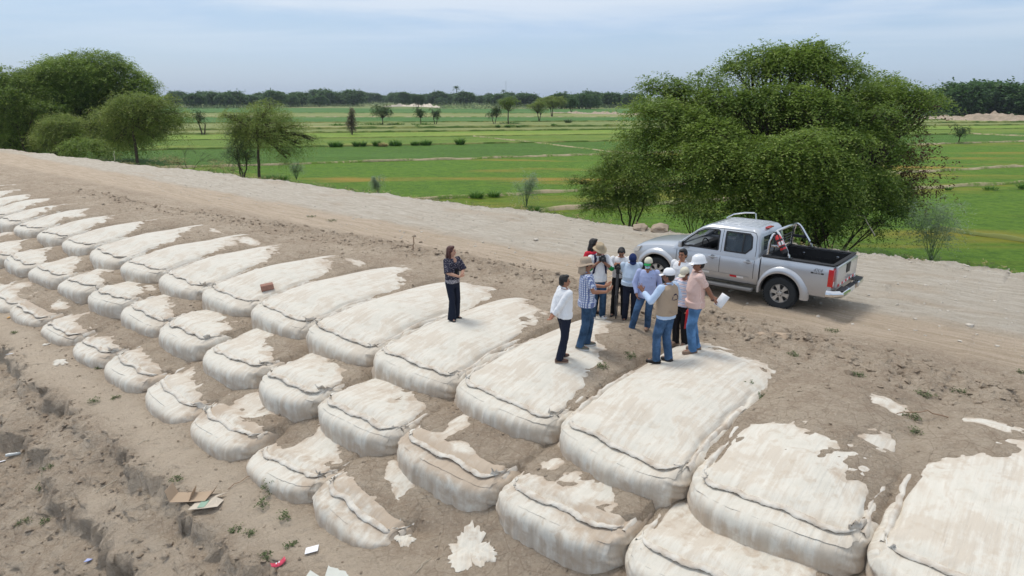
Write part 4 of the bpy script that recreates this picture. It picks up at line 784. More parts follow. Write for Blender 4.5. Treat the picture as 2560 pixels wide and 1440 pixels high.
def pickup(loc, rz):
    root = empty('pickup_truck', loc, rz, label='silver crew cab pickup with chrome roll bar parked on the dike road', cat='pickup truck')
    def sec(x, w, z0, z1, cr):
        h = [(w*.80, z0), (w*.93, z0+.05), (w*.985, z0+.22*(z1-z0)), (w, z0+.45*(z1-z0)), (w*.995, z0+.68*(z1-z0)), (w*.975, z1-.10), (w*.93, z1-.035), (w*.86, z1-.008), (w*.5, z1+cr*.7), (0, z1+cr)]
        return [(x, y, z) for y, z in h]+[(x, -y, z) for y, z in h[-2::-1]]
    bm = bmnew(); bm_rings(bm, [sec(*a) for a in ((.54,.895,.45,1.16,0),(.59,.92,.43,1.175,0),(1.1,.925,.43,1.175,0),(1.9,.925,.43,1.17,0),(2.5,.92,.43,1.165,.02),(2.85,.918,.45,1.155,.05),(3.2,.912,.5,1.13,.055),(3.5,.90,.5,1.09,.055),(3.75,.87,.49,1.04,.05),(3.9,.82,.48,.98,.04),(3.99,.75,.47,.90,.02),(4.04,.66,.48,.80,0))])
    base = tomesh(bm)
    def arch(x): 
        r = []
        for sg in (1, -1):
            b2 = bmnew(); bm_prism(b2, [(x+.485*math.cos(t), .40+.485*math.sin(t)) for t in np.arange(32)*math.pi/16], 1, sg*.42, sg*1.2); r.append(tomesh(b2))
        return r
    b2 = bmnew(); bm_box(b2, (1.52, 0, 1.0), (1.68, 1.62, .80)); cav = tomesh(b2)
    body = boolean(base, [cav]+arch(3.2), 'body'); body.polygons.foreach_set('use_smooth', [True]*len(body.polygons)); body.set_sharp_from_angle(angle=R(28)); bo = link('body', body, SILVER, root)
    def rr_ring(x0, x1, w, z, rc=.13, ins=0.):
        x0 += ins; x1 -= ins; w -= ins; rc = min(rc, w*.8); pts = []
        for cx, cy, a0 in ((x1-rc, w-rc, 0), (x0+rc, w-rc, 90), (x0+rc, -w+rc, 180), (x1-rc, -w+rc, 270)):
            for k in range(7): a = R(a0+k*15); pts.append((cx+rc*math.cos(a), cy+rc*math.sin(a), z))
        return pts
    G = ((1.08,.55,2.84,.905),(1.17,.555,2.75,.893),(1.32,.57,2.58,.865),(1.47,.59,2.39,.832),(1.60,.61,2.23,.797),(1.69,.64,2.10,.765),(1.755,.70,1.97,.715),(1.79,.80,1.83,.61))
    def gh(ins, z_in=0.): b3 = bmnew(); bm_rings(b3, [rr_ring(x0, x1, w_, z-z_in, ins=ins) for z, x0, x1, w_ in G]); return tomesh(b3)
    cut = []
    FW = [(1.58,1.20),(2.56,1.20),(2.38,1.38),(2.16,1.56),(2.0,1.64),(1.88,1.665),(1.64,1.67),(1.60,1.64)]; RW = [(.76,1.34),(.90,1.205),(1.42,1.205),(1.43,1.66),(.86,1.66),(.79,1.60)]
    for poly in (FW, RW): b3 = bmnew(); bm_prism(b3, poly, 1, -1.3, 1.3); cut.append(tomesh(b3))
    b3 = bmnew(); bm_prism(b3, [(-.74,1.21),(.74,1.21),(.64,1.66),(-.64,1.66)], 0, 2.02, 3.1); cut.append(tomesh(b3))
    b3 = bmnew(); bm_prism(b3, [(-.62,1.26),(.62,1.26),(.56,1.60),(-.56,1.60)], 0, .4, .85); cut.append(tomesh(b3))
    cab = boolean(gh(0), [gh(.05, .045)]+cut, 'cab'); cab.polygons.foreach_set('use_smooth', [True]*len(cab.polygons)); cab.set_sharp_from_angle(angle=R(30)); link('cab', cab, SILVER, root)
    zz = np.array([g_[0] for g_ in G]); ww = np.array([g_[3] for g_ in G]); yw = lambda z: float(np.interp(z, zz, ww)); x1w = lambda z: float(np.interp(z, zz, [g_[2] for g_ in G])); x0w = lambda z: float(np.interp(z, zz, [g_[1] for g_ in G]))
    def ylow(z, w_=.925, z0=.48, z1=1.165): return float(np.interp(z, [z0+.05, z0+.22*(z1-z0), z0+.45*(z1-z0), z0+.68*(z1-z0), z1-.10, z1-.035, z1], np.array([.93,.985,1,.995,.975,.93,.86])*w_))
    def yside(z): return ylow(z) if z < 1.13 else yw(z) if z > 1.17 else max(ylow(z), yw(z))
    def glass(poly, side, ins=.02):
        b4 = bmnew(); vs = [b4.verts.new((x, side*(yw(z)-ins), z)) for x, z in poly]; b4.faces.new(vs); return fin(b4, 'window', GLASS, root, False, recalc=False)
    glass(RW, 1); glass(RW, -1); glass(FW, -1)
    b4 = bmnew(); vs = [b4.verts.new((x1w(z)-.03, y, z)) for y, z in ((-.75,1.2),(.75,1.2),(.65,1.67),(-.65,1.67))]; b4.faces.new(vs); fin(b4, 'windscreen', GLASS, root, False, recalc=False)
    b4 = bmnew(); vs = [b4.verts.new((x0w(z)+.03, y, z)) for y, z in ((-.63,1.25),(.63,1.25),(.57,1.61),(-.57,1.61))]; b4.faces.new(vs); fin(b4, 'rear_window', GLASS, root, False, recalc=False)
    # rubber round the windows, door gaps, ribs
    def strip(path, wdt, off, name, mat, side=1, fn=yside):
        P = np.array(path, float); d = []
        for a, b_ in zip(P, P[1:]):
            n = max(2, int(np.hypot(*(b_-a))/.04)); d += [a+(b_-a)*t for t in np.linspace(0, 1, n, endpoint=False)]
        d.append(P[-1]); d = np.array(d); T = np.gradient(d, axis=0); T /= np.linalg.norm(T, axis=1)[:, None]; Nn = np.stack([-T[:, 1], T[:, 0]], 1)
        b5 = bmnew(); prev = None
        for p, n_ in zip(d, Nn):
            q = [b5.verts.new((p[0]+n_[0]*w2, side*(fn(p[1]+n_[1]*w2)+off), p[1]+n_[1]*w2)) for w2 in (-wdt/2, wdt/2)]
            if prev: b5.faces.new((prev[0], q[0], q[1], prev[1]))
            prev = q
        return fin(b5, name, mat, root, True)
    SEAMM = plain('door gap', (.035, .035, .038), .7); 
    for sd1 in (1, -1):
        strip(FW+[FW[0]], .035, .004, 'window_rubber', BLACKP, sd1); strip(RW+[RW[0]], .035, .004, 'window_rubber', BLACKP, sd1); strip([(.98,1.21),(.98,1.65)], .03, .003, 'window_rubber', BLACKP, sd1, yw)
        strip([(1.505,.49),(1.505,1.12),(1.505,1.70)], .011, .003, 'door_gap', SEAMM, sd1)
        strip([(.68,1.62),(.65,1.3),(.655,1.0),(.66,.62),(.72,.50),(.84,.47),(1.5,.465),(2.42,.465),(2.56,.53),(2.66,.75),(2.66,1.08),(2.52,1.30),(2.26,1.53),(2.05,1.66),(1.85,1.71),(.80,1.71),(.72,1.69),(.68,1.62)], .011, .003, 'door_gap', SEAMM, sd1)
        strip([(.76,.62),(1.5,.62),(2.55,.62)], .07, .014, 'side_moulding', SILVER, sd1)
        strip([(1.05,.62),(1.22,.62)], .055, .018, 'reflector', TAPE_R, sd1); strip([(.88,.62),(1.05,.62)], .05, .018, 'reflector', TAPE_W, sd1); strip([(1.75,.62),(1.93,.62)], .05, .018, 'reflector', TAPE_W, sd1)
        for hx in (.80, 1.69):
            b5 = bmnew(); bm_box(b5, (hx, sd1*.955, 1.02), (.20, .022, .03), bev=.008); bm_box(b5, (hx-.08, sd1*.935, 1.02), (.03, .04, .03)); bm_box(b5, (hx+.08, sd1*.935, 1.02), (.03, .04, .03)); h = fin(b5, 'door_handle', SILVER, root)
            b5 = bmnew(); bm_lathe(b5, [(.001, 0), (.055, 0)], 'Y', 20, (hx, sd1*.9285, 1.02)); fin(b5, 'handle_recess', plain('grey recess', (.30, .31, .33), .4), h)
        b5 = bmnew(); bm_box(b5, (2.50, sd1*1.02, 1.25), (.10, .15, .17), bev=.035); mi = fin(b5, 'wing_mirror', SILVER if sd1 > 0 else SILVER, root); b5 = bmnew(); bm_box(b5, (2.50, sd1*.935, 1.21), (.06, .10, .05)); bm_box(b5, (2.445, sd1*1.02, 1.25), (.012, .12, .14)); fin(b5, 'mirror_glass', BLACKP, mi)
        b5 = bmnew(); bm_box(b5, (1.55, sd1*.93, .36), (1.85, .20, .07), bev=.03); fin(b5, 'running_board', plain('step grey', (.20, .20, .20), .5, .4, .3), root)
        for ax, wf in ((0, .92), (3.2, .905)):
            rings = []
            for t in np.linspace(-.12, math.pi+.12, 34):
                cx, cz = math.cos(t), math.sin(t); f = .5+.5*math.sin(min(max(t, 0), math.pi)); sc_ = 1+(.0 if ax else 1)*(.10*max(0, math.sin(t-.5))+.05*max(0, -cx))*1.; f2 = (1 if ax else (.55+.45*max(0, -math.cos(t+.5)))); rings.append([(ax+cx*(.475+(r-.475)*sc_*(f2 if cx > 0 else 1)), sd1*y, .40+cz*(.475+(r-.475)*sc_)) for r, y in ((.475,.80),(.475,.965),(.50,.975),(.545,.965),(.60,wf+.012),(.63,wf-.05),(.55,.80))])
            b5 = bmnew(); bm_rings(b5, rings); fin(b5, 'wheel_flare', SILVER, root, ang=50)
    b5 = bmnew()
    for y in (-.48,-.29,-.10,.10,.29,.48): bm_tube(b5, [(.78, y, 1.780), (.86, y, 1.794), (1.2, y, 1.797), (1.75, y, 1.792), (1.86, y, 1.775)], .011, 6)
    fin(b5, 'roof_rib', SILVER, root)
    b5 = bmnew(); bm_tube(b5, [(1.30, -.70, 1.74), (1.32, -.70, 1.92), (1.36, -.70, 1.93), (1.6, -.70, 1.91), (1.9, -.72, 1.84), (2.10, -.74, 1.72)], .018, 8); fin(b5, 'roof_rail', CHROME, root)
    # cabin
    b5 = bmnew()
    for y in (.38, -.38): bm_box(b5, (1.58, y, .98), (.5, .5, .14), bev=.05); bm_box(b5, (1.32, y, 1.20), (.13, .48, .52), Matrix.Rotation(R(-12), 3, 'Y'), .05); bm_box(b5, (1.27, y, 1.50), (.09, .26, .16), bev=.04)
    bm_box(b5, (.92, 0, .95), (.4, 1.4, .14), bev=.04); bm_box(b5, (.72, 0, 1.18), (.1, 1.4, .42), bev=.04); fin(b5, 'seat', INTER, root)
    b5 = bmnew(); bm_box(b5, (2.36, 0, 1.06), (.32, 1.56, .22), bev=.05); bm_box(b5, (1.52, 0, .64), (1.6, 1.6, .02)); fin(b5, 'dashboard', BLACKP, root)
    b5 = bmnew(); a = [(2.12+.10*math.sin(t)*.5, .38+.19*math.cos(t), 1.16+.17*math.sin(t)) for t in np.linspace(0, 2*math.pi, 24)]; bm_tube(b5, a, .016, 6); bm_box(b5, (2.15, .38, 1.15), (.05, .14, .09), bev=.02); bm_tube(b5, [(2.15, .38, 1.15), (2.3, .38, 1.08)], .03, 6); fin(b5, 'steering_wheel', BLACKP, root)
    # bed
    def bsec(x): w_ = .92; return [(x, y, z) for y, z in ((w_*.8,.44),(w_*.95,.47),(w_,.72),(w_,1.0),(w_*.985,1.14),(w_*.95,1.19),(.74,1.195),(-.74,1.195),(-w_*.95,1.19),(-w_*.985,1.14),(-w_,1.0),(-w_,.72),(-w_*.95,.47),(-w_*.8,.44))]
    b5 = bmnew(); bm_rings(b5, [bsec(x) for x in np.linspace(-1.10, .495, 6)]); bb = tomesh(b5); b5 = bmnew(); bm_box(b5, (-.31, 0, 1.1), (1.50, 1.50, .78)); cv = tomesh(b5)
    bed = boolean(bb, [cv]+arch(0), 'cargo_bed'); bed.polygons.foreach_set('use_smooth', [True]*len(bed.polygons)); bed.set_sharp_from_angle(angle=R(28)); bd = link('cargo_bed', bed, SILVER, root)
    b5 = bmnew()
    bm_box(b5, (-.31, 0, .725), (1.48, 1.47, .02)); bm_box(b5, (-.31, .738, .955), (1.48, .018, .46)); bm_box(b5, (-.31, -.738, .955), (1.48, .018, .46)); bm_box(b5, (.428, 0, .955), (.02, 1.44, .46)); bm_box(b5, (-1.05, 0, .955), (.018, 1.44, .44))
    for sg in (1, -1): bm_box(b5, (0, sg*.64, .82), (.80, .17, .20), bev=.06); bm_box(b5, (-.31, sg*.815, 1.206), (1.61, .17, .026), bev=.01)
    bm_box(b5, (.455, 0, 1.206), (.09, 1.5, .024), bev=.01); bm_box(b5, (-1.09, 0, 1.206), (.10, 1.5, .026), bev=.01)
    for i in range(9): bm_box(b5, (-.31, -.60+i*.15, .738), (1.44, .05, .014))
    for x in (-.9,-.7,-.5,-.3,-.1,.1,.25): bm_box(b5, (x, -.725, .98), (.10, .02, .05)); bm_box(b5, (x+.1, -.725, .86), (.10, .02, .05))
    fin(b5, 'bed_liner', plain('bed liner', (.018, .018, .02), .7, .35, var=.3), root)
    b5 = bmnew()
    for x in (-.75, .05): bm_box(b5, (x, -.722, 1.06), (.07, .02, .06), bev=.01)
    fin(b5, 'tie_down', CHROME, root)
    tg = bmnew(); bm_box(tg, (-1.145, 0, .94), (.07, 1.58, .48), bev=.02); tgo = fin(tg, 'tailgate', SILVER, root)
    b5 = bmnew(); bm_prism(b5, [(.16,1.15),(-.16,1.15),(-.12,.93),(.12,.93)], 0, -1.192, -1.178); fin(b5, 'tailgate_handle', BLACKP, tgo)
    text_part('PICK UP', .05, TAPE_W, tgo, (-1.1935, 0, 1.0), (R(90), 0, R(-90)), 'lettering') if False else None
    for i in range(10):
        b5 = bmnew(); y0 = -.72+i*.144; bm_prism(b5, [(y0, .715), (y0+.144, .715), (y0+.144, .765), (y0, .765)], 0, -1.1835, -1.1795); fin(b5, 'reflector', TAPE_R if i % 2 else TAPE_W, tgo, False)
    for sg in (1, -1):
        b5 = bmnew(); bm_prism(b5, [(sg*.80, .74), (sg*.80, 1.14), (sg*.925, 1.12), (sg*.938, .95), (sg*.93, .74), (sg*.87, .70)], 0, -1.13, -1.02); fin(b5, 'tail_lamp', REDL, root, ang=20)
        b5 = bmnew(); bm_box(b5, (-1.133, sg*.865, .80), (.01, .08, .10), bev=.003); fin(b5, 'reverse_lamp', CLEARL, root)
        b5 = bmnew(); bm_prism(b5, [(3.78, .86), (3.96, .84), (3.86, .96), (3.72, 1.0)], 1, sg*.70, sg*.885); fin(b5, 'headlight', CLEARL, root)
    b5 = bmnew(); bm_tube(b5, [(-1.02, .95, .58), (-1.15, .93, .58), (-1.28, .80, .58), (-1.30, .35, .58)], .085, 10); bm_tube(b5, [(-1.02, -.95, .58), (-1.15, -.93, .58), (-1.28, -.80, .58), (-1.30, -.35, .58)], .085, 10); bm_box(b5, (-1.25, 0, .53), (.14, .9, .13), bev=.03); fin(b5, 'rear_bumper', CHROME, root)
    b5 = bmnew(); bm_box(b5, (-1.27, .62, .665), (.16, .42, .012)); bm_box(b5, (-1.27, -.62, .665), (.16, .42, .012)); bm_box(b5, (-1.25, 0, .602), (.13, .7, .012)); fin(b5, 'bumper_step', BLACKP, root); b5 = bmnew(); bm_box(b5, (3.98, 0, .55), (.2, 1.5, .22), bev=.06); fin(b5, 'front_bumper', SILVER, root); b5 = bmnew(); bm_box(b5, (4.02, 0, .82), (.05, .9, .14), bev=.02); fin(b5, 'grille', BLACKP, root)
    b5 = bmnew(); bm_box(b5, (-1.325, 0, .55), (.006, .40, .12)); fin(b5, 'number_plate', plain('plate', (.70, .68, .62), .5), root)
    b5 = bmnew(); bm_box(b5, (1.5, 0, .42), (4.9, .9, .14)); bm_tube(b5, [(0, -.7, .38), (0, .7, .38)], .06, 8); bm_tube(b5, [(3.2, -.7, .38), (3.2, .7, .38)], .05, 8); fin(b5, 'chassis', BLACKP, root)
    b5 = bmnew(); bm_box(b5, (1.5, 0, .62), (1.2, 1.3, .2)); fin(b5, 'floor_pan', BLACKP, root)
    for ax in (0, 3.2):                    # dark wheel well liners
        for sg in (1, -1):
            b5 = bmnew(); V = [[(ax+.478*math.cos(t), sg*y, .40+.478*math.sin(t)) for y in (.43, .90)] for t in np.linspace(-.1, math.pi+.1, 20)]
            vs = [[b5.verts.new(p) for p in r] for r in V]; [b5.faces.new((a[0], a[1], b_[1], b_[0])) for a, b_ in zip(vs, vs[1:])]; ce = [b5.verts.new((ax+.478*math.cos(t), sg*.432, .40+.478*math.sin(t))) for t in np.linspace(-.1, math.pi+.1, 20)]; b5.faces.new(ce); fin(b5, 'wheel_well', BLACKP, root, False)
    # wheels
    def wheel(x, sg, steer=0.):
        w_ = empty('wheel', (x, sg*.80, .385)); w_.parent = root; w_.rotation_euler = (0, 0, (0 if sg > 0 else math.pi)+steer)
        b6 = bmnew(); bm_lathe(b6, [(.225,-.115),(.30,-.128),(.345,-.128),(.372,-.112),(.380,-.07),(.383,0),(.380,.07),(.372,.112),(.345,.128),(.30,.128),(.225,.115),(.225,-.115)], 'Y', 48)
        for i in range(40):
            for y, o_ in ((-.085, 0), (-.03, .5), (.03, 0), (.085, .5)): a = (i+o_)*2*math.pi/40; bm_box(b6, (.386*math.cos(a), y, .386*math.sin(a)), (.012, .042, .036), Matrix.Rotation(-a, 3, 'Y'))
        fin(b6, 'tyre', RUBBER, w_, ang=25)
        b6 = bmnew(); bm_lathe(b6, [(.228,.10),(.218,.108),(.205,.085),(.195,.03)], 'Y', 40); 
        for i in range(6):
            a = i*math.pi/3+.2; c_, s__ = math.cos(a), math.sin(a); pr = [(.05,-.045),(.12,-.032),(.205,-.058),(.205,.058),(.12,.032),(.05,.045)]; bm_prism(b6, [(r*c_-q*s__, r*s__+q*c_) for r, q in pr], 1, .065, .10)
        bm_lathe(b6, [(.0,.112),(.035,.112),(.05,.10),(.075,.098),(.075,.06)], 'Y', 24)
        fin(b6, 'rim', ALLOY, w_, ang=30)
        b6 = bmnew(); bm_lathe(b6, [(.0,.02),(.20,.02)], 'Y', 30); [bm_lathe(b6, [(0, .108), (.012, .108), (.012, .09)], 'Y', 8, (.06*math.cos(i*math.pi/3), 0, .06*math.sin(i*math.pi/3))) for i in range(6)]; fin(b6, 'brake_disc', plain('brake', (.05, .05, .05), .6), w_)
        return w_
    wheel(0, 1); wheel(0, -1); wheel(3.2, 1, R(6)); wheel(3.2, -1, R(6))
    # roll bar
    rb = empty('roll_bar'); rb.parent = root
    b5 = bmnew(); bm_tube(b5, [(.40,.80,1.215),(.38,.79,1.55),(.34,.76,1.70),(.28,.66,1.80),(.27,0,1.81),(.28,-.66,1.80),(.34,-.76,1.70),(.38,-.79,1.55),(.40,-.80,1.215)], .032, 12)
    for sg in (1, -1):
        bm_tube(b5, [(.28,sg*.68,1.79),(.22,sg*.72,1.75),(.16,sg*.75,1.67),(-.04,sg*.79,1.36),(-.09,sg*.80,1.29),(-.10,sg*.80,1.215)], .032, 12)
    fin(b5, 'roll_bar_tube', CHROME, rb, ang=60)
    b5 = bmnew()
    for sg in (1, -1): bm_box(b5, (.40, sg*.80, 1.225), (.16, .12, .03), bev=.01); bm_box(b5, (-.10, sg*.80, 1.225), (.14, .12, .03), bev=.01); bm_box(b5, (.21, sg*.785, 1.46), (.34, .03, .07), bev=.01)
    for z in (1.30, 1.37, 1.44, 1.51, 1.58): bm_tube(b5, [(.33, -.60, z), (.33, .60, z)], .012, 6)
    bm_tube(b5, [(.33, -.60, 1.22), (.33, -.60, 1.70)], .014, 6); bm_tube(b5, [(.33, .60, 1.22), (.33, .60, 1.70)], .014, 6); fin(b5, 'guard', BLACKP, rb)
    for sg in (1, -1): b5 = bmnew(); bm_box(b5, (.23, sg*.803, 1.46), (.22, .012, .05), bev=.004); fin(b5, 'side_lamp', CHROME, rb)
    b5 = bmnew(); bm_box(b5, (.66, .1, 1.765), (.10, .30, .03), bev=.01); fin(b5, 'brake_lamp', REDL, root)
    text_part('4X4', .115, plain('dark decal', (.20, .21, .23), .5), bd, (-.78, .925, 1.035), (R(90), 0, R(180)), 'lettering', .35)
    b5 = bmnew(); bm_prism(b5, [(-.92, .985), (-.64, .985), (-.64, 1.02), (-.92, 1.02)], 1, .9215, .9235); fin(b5, 'decal_band', plain('black decal', (.02, .02, .022), .5), bd, False)
    text_part('OFF ROAD', .036, TAPE_W, bd, (-.78, .925, .992), (R(90), 0, R(180)), 'lettering', .2, .001)
    b5 = bmnew(); n_ = 24; bm_prism(b5, [(.30+.10*math.cos(i*2*math.pi/n_), .93+.085*math.sin(i*2*math.pi/n_)) for i in range(n_)], 1, .919, .9225); fin(b5, 'fuel_flap', SILVER, bd, ang=20)
    return root
tx, ty = 6.62, 15.2
TZ = float(ground(np.array([sd(tx, ty)[0]]), np.array([sd(tx, ty)[1]]), False)[0])
TRK_RZ = R(139.8); TS = .965; cx_, cy_ = at(1945, 772, TZ); tx, ty = cx_+math.sin(TRK_RZ)*.88*TS, cy_-math.cos(TRK_RZ)*.88*TS
pk = pickup((tx, ty, TZ-.005), TRK_RZ); pk.scale = (TS, TS, TS)
# extinguisher strapped to the near leg of the roll bar
def on_truck(p): return Matrix.Translation((tx, ty, TZ-.005)) @ Matrix.Rotation(TRK_RZ, 4, 'Z') @ (Vector(p)*TS)
fe = empty('fire_extinguisher', on_truck((.40, .76, 1.47)), 0, label='red fire extinguisher strapped to the near side of the chrome roll bar', cat='fire extinguisher')
dirv = (Matrix.Rotation(TRK_RZ, 3, 'Z') @ Vector((-.20, .04, -.31))).normalized(); fe.rotation_euler = dirv.to_track_quat('-Z', 'Y').to_euler(); fe.location = on_truck((.10, .86, 1.55))
REDP = plain('red enamel', (.60, .02, .02), .3, .5, var=.15, coat=.5)
b5 = bmnew(); bm_lathe(b5, [(0,-.22),(.055,-.22),(.068,-.20),(.068,.14),(.05,.19),(.02,.21),(0,.21)], 'Z', 20); fin(b5, 'cylinder', REDP, fe)
b5 = bmnew(); bm_tube(b5, [(0,0,.20),(0,0,.27)], .022, 8); bm_box(b5, (.03, 0, .28), (.11, .02, .02)); bm_tube(b5, [(0,.02,.24),(.05,.06,.2),(.07,.05,.0),(.07,.03,-.12)], .01, 6); bm_lathe(b5, [(.071,-.235),(.071,-.15)], 'Z', 20); fin(b5, 'valve_and_hose', BLACKP, fe)
b5 = bmnew(); bm_lathe(b5, [(.0705,.06),(.0705,.10)], 'Z', 20); bm_lathe(b5, [(.0705,-.10),(.0705,-.06)], 'Z', 20); fin(b5, 'strap', BLACKP, fe)
b5 = bmnew(); V = [[(.0712*math.cos(t), .0712*math.sin(t), z) for z in (-.04, .045)] for t in np.linspace(-.2, 1.4, 9)]; vs = [[b5.verts.new(p) for p in r] for r in V]; [b5.faces.new((a[0], a[1], b_[1], b_[0])) for a, b_ in zip(vs, vs[1:])]; fin(b5, 'sticker', TAPE_W, fe)
# ================================================================ people
SKIN = {}
def skin(c, name):
    m = plain(name, c, .55, .35, var=.10, scale=30); m.node_tree.nodes['Principled BSDF'].inputs['Subsurface Weight'].default_value = .08; return m
SK1 = skin((.36, .17, .10), 'tan skin'); SK2 = skin((.27, .125, .075), 'brown skin'); SK3 = skin((.52, .29, .20), 'light skin')
HAIRB = plain('black hair', (.012, .010, .010), .45, .4, var=.3, scale=60, bump=.6); HAIRR = plain('auburn hair', (.075, .022, .016), .4, .4, var=.35, scale=50, bump=.6)
EYEM = plain('eye dark', (.02, .015, .012), .3); LIPM = plain('lips', (.30, .10, .08), .5)
def fabric(name, col, bumps=.35, var=.08, sc=14): return plain(name, col, .85, .15, var=var, scale=sc, bump=bumps)
def denim(name, col):
    m, N, L, b = newmat(name, .85, .15); nb = NB(m); ob = nb.obj(); c = nb.mix(nb.ramp(nb.noise(ob, 5, 5, .6), .35, .7), tuple(x*.75 for x in col), tuple(x*1.45+.01 for x in col)); L.new(c, b.inputs['Base Color']); L.new(nb.bump(nb.noise(nb.mapping(ob, (1, 1, .4)), 12, 4), .5, .02), b.inputs['Normal']); return m
def stripes(name, base, lines):
    """lines: (axis, period, width fraction, colour, phase)"""
    m, N, L, b = newmat(name, .85, .15); nb = NB(m); ob = nb.obj(); sp = N.new('ShaderNodeSeparateXYZ'); L.new(ob, sp.inputs[0]); c = nb.mix(.0, base, base)
    for ax, per, wf, col, ph in lines:
        src = sp.outputs['XYZ'.index(ax)] if ax in 'XYZ' else None
        if ax == 'A': src = nb.math('ADD', sp.outputs[0], nb.math('MULTIPLY', sp.outputs[1], .8))
        f = nb.math('FRACT', nb.math('ADD', nb.math('DIVIDE', src, per), ph+50.)); k = nb.math('LESS_THAN', f, wf); c = nb.mix(nb.math('MULTIPLY', k, .8), c, col)
    L.new(c, b.inputs['Base Color']); L.new(nb.bump(nb.noise(ob, 12, 4), .35, .02), b.inputs['Normal']); return m
WHITEF = fabric('white cotton', (.78, .78, .79)); CREAMF = fabric('off white cotton', (.72, .71, .66)); POLO = fabric('pale blue cotton', (.52, .62, .74)); LBLUE = fabric('light blue cotton', (.40, .46, .70)); SKYF = fabric('sky blue cotton', (.50, .62, .80))
NAVYT = fabric('dark navy cloth', (.016, .020, .035)); BLKT = fabric('black cloth', (.014, .013, .015)); TANV = fabric('khaki tan cloth', (.40, .30, .215)); HATM = fabric('dusty tan felt', (.40, .31, .23)); BEIGEH = fabric('beige hat cloth', (.42, .33, .22)); NAVYC = fabric('navy cap cloth', (.022, .035, .11)); REDF = fabric('red cloth', (.55, .03, .05)); GREENF = fabric('green cloth', (.015, .22, .06)); DKNAVY = fabric('navy strap', (.025, .022, .06)); CREAMC = fabric('cream cap cloth', (.66, .62, .50))
JEAN = denim('blue denim', (.05, .105, .20)); JEAN2 = denim('bright blue denim', (.085, .19, .36)); JEAN3 = denim('dark blue denim', (.035, .075, .14))
PLAID = stripes('blue check cloth', (.66, .70, .78), [('A', .052, .50, (.045, .075, .24), 0), ('Z', .044, .30, (.16, .22, .46), 0)])
STRP = stripes('pastel striped cloth', (.72, .70, .74), [('Z', .075, .22, (.30, .40, .62), 0), ('Z', .075, .16, (.72, .38, .36), .5)])
PINK = stripes('fine pink check cloth', (.66, .42, .36), [('A', .016, .30, (.76, .60, .54), 0), ('Z', .016, .30, (.74, .58, .52), 0)])
m, N, L, b = newmat('black floral cloth', .85, .15); nb = NB(m); ob = nb.obj(); c = nb.mix(nb.ramp(nb.vor(ob, 34, 'F1'), .30, .22), (.035, .032, .05), (.42, .38, .40)); sp = N.new('ShaderNodeSeparateXYZ'); L.new(ob, sp.inputs[0])
c = nb.mix(nb.math('MULTIPLY', nb.math('LESS_THAN', sp.outputs[2], .985), .8), c, nb.mix(nb.ramp(nb.noise(ob, 60, 3), .4, .6), (.12, .11, .13), (.52, .50, .52))); L.new(c, b.inputs['Base Color']); FLORAL = m
SHOE = {'brown': plain('brown leather', (.10, .055, .04), .6, .35, var=.3), 'grey': plain('grey green shoe', (.12, .12, .095), .75), 'black': plain('black leather', (.018, .016, .018), .45), 'tan': plain('dusty tan leather', (.26, .18, .13), .75), 'white': plain('white trainer', (.60, .60, .60), .7)}
HH = plain('white hard hat plastic', (.80, .80, .81), .3, .5, var=.03, coat=.4); WCAP = fabric('white cap cloth', (.80, .80, .82)); MASKM = fabric('pale blue mask', (.42, .66, .74)); PAPER = plain('white paper', (.82, .82, .83), .8, var=.04); CAMB = plain('camera black', (.02, .02, .022), .4)
V3 = lambda *a: np.array(a, float)
def nrm(v): v = np.array(v, float); return v/(np.linalg.norm(v)+1e-9)
def p_cone(bm, a, b_, ra, rb, n=14, cap=True):
    a, b_ = np.array(a, float), np.array(b_, float); d = nrm(b_-a); x = nrm(np.cross(d, [0, 0, 1] if abs(d[2]) < .9 else [1, 0, 0])); y = np.cross(d, x); rings = []
    def ring(c, r): return [tuple(c+(x*math.cos(t)+y*math.sin(t))*r) for t in np.arange(n)*2*math.pi/n]
    if cap:
        for k in (80, 55, 30): rings.append(ring(a-d*ra*math.sin(R(k)), ra*math.cos(R(k))))
    rings.append(ring(a, ra)); rings.append(ring(b_, rb))
    if cap:
        for k in (30, 55, 80): rings.append(ring(b_+d*rb*math.sin(R(k)), rb*math.cos(R(k))))
    bm_rings(bm, rings)
def p_ell(bm, c, r, rot=None, n=18):
    M = Matrix.Translation(Vector(c)) @ (rot.to_4x4() if rot is not None else Matrix()) @ Matrix.Diagonal((*r, 1)); bmesh.ops.create_uvsphere(bm, u_segments=n, v_segments=n//2+3, radius=1, matrix=M)
def p_loft(bm, rings_, M=None, n=24):
    """rings_: (cx,cy,cz,rx,ry)"""
    rr = []
    for cx, cy, cz, rx, ry in rings_:
        q = [Vector((cx+rx*math.cos(t)*abs(math.cos(t))**-.12 if abs(math.cos(t)) > 1e-6 else cx, cy+ry*math.sin(t), cz)) for t in np.arange(n)*2*math.pi/n+.01]; rr.append([tuple(M @ v) if M is not None else tuple(v) for v in q])
    bm_rings(bm, rr)
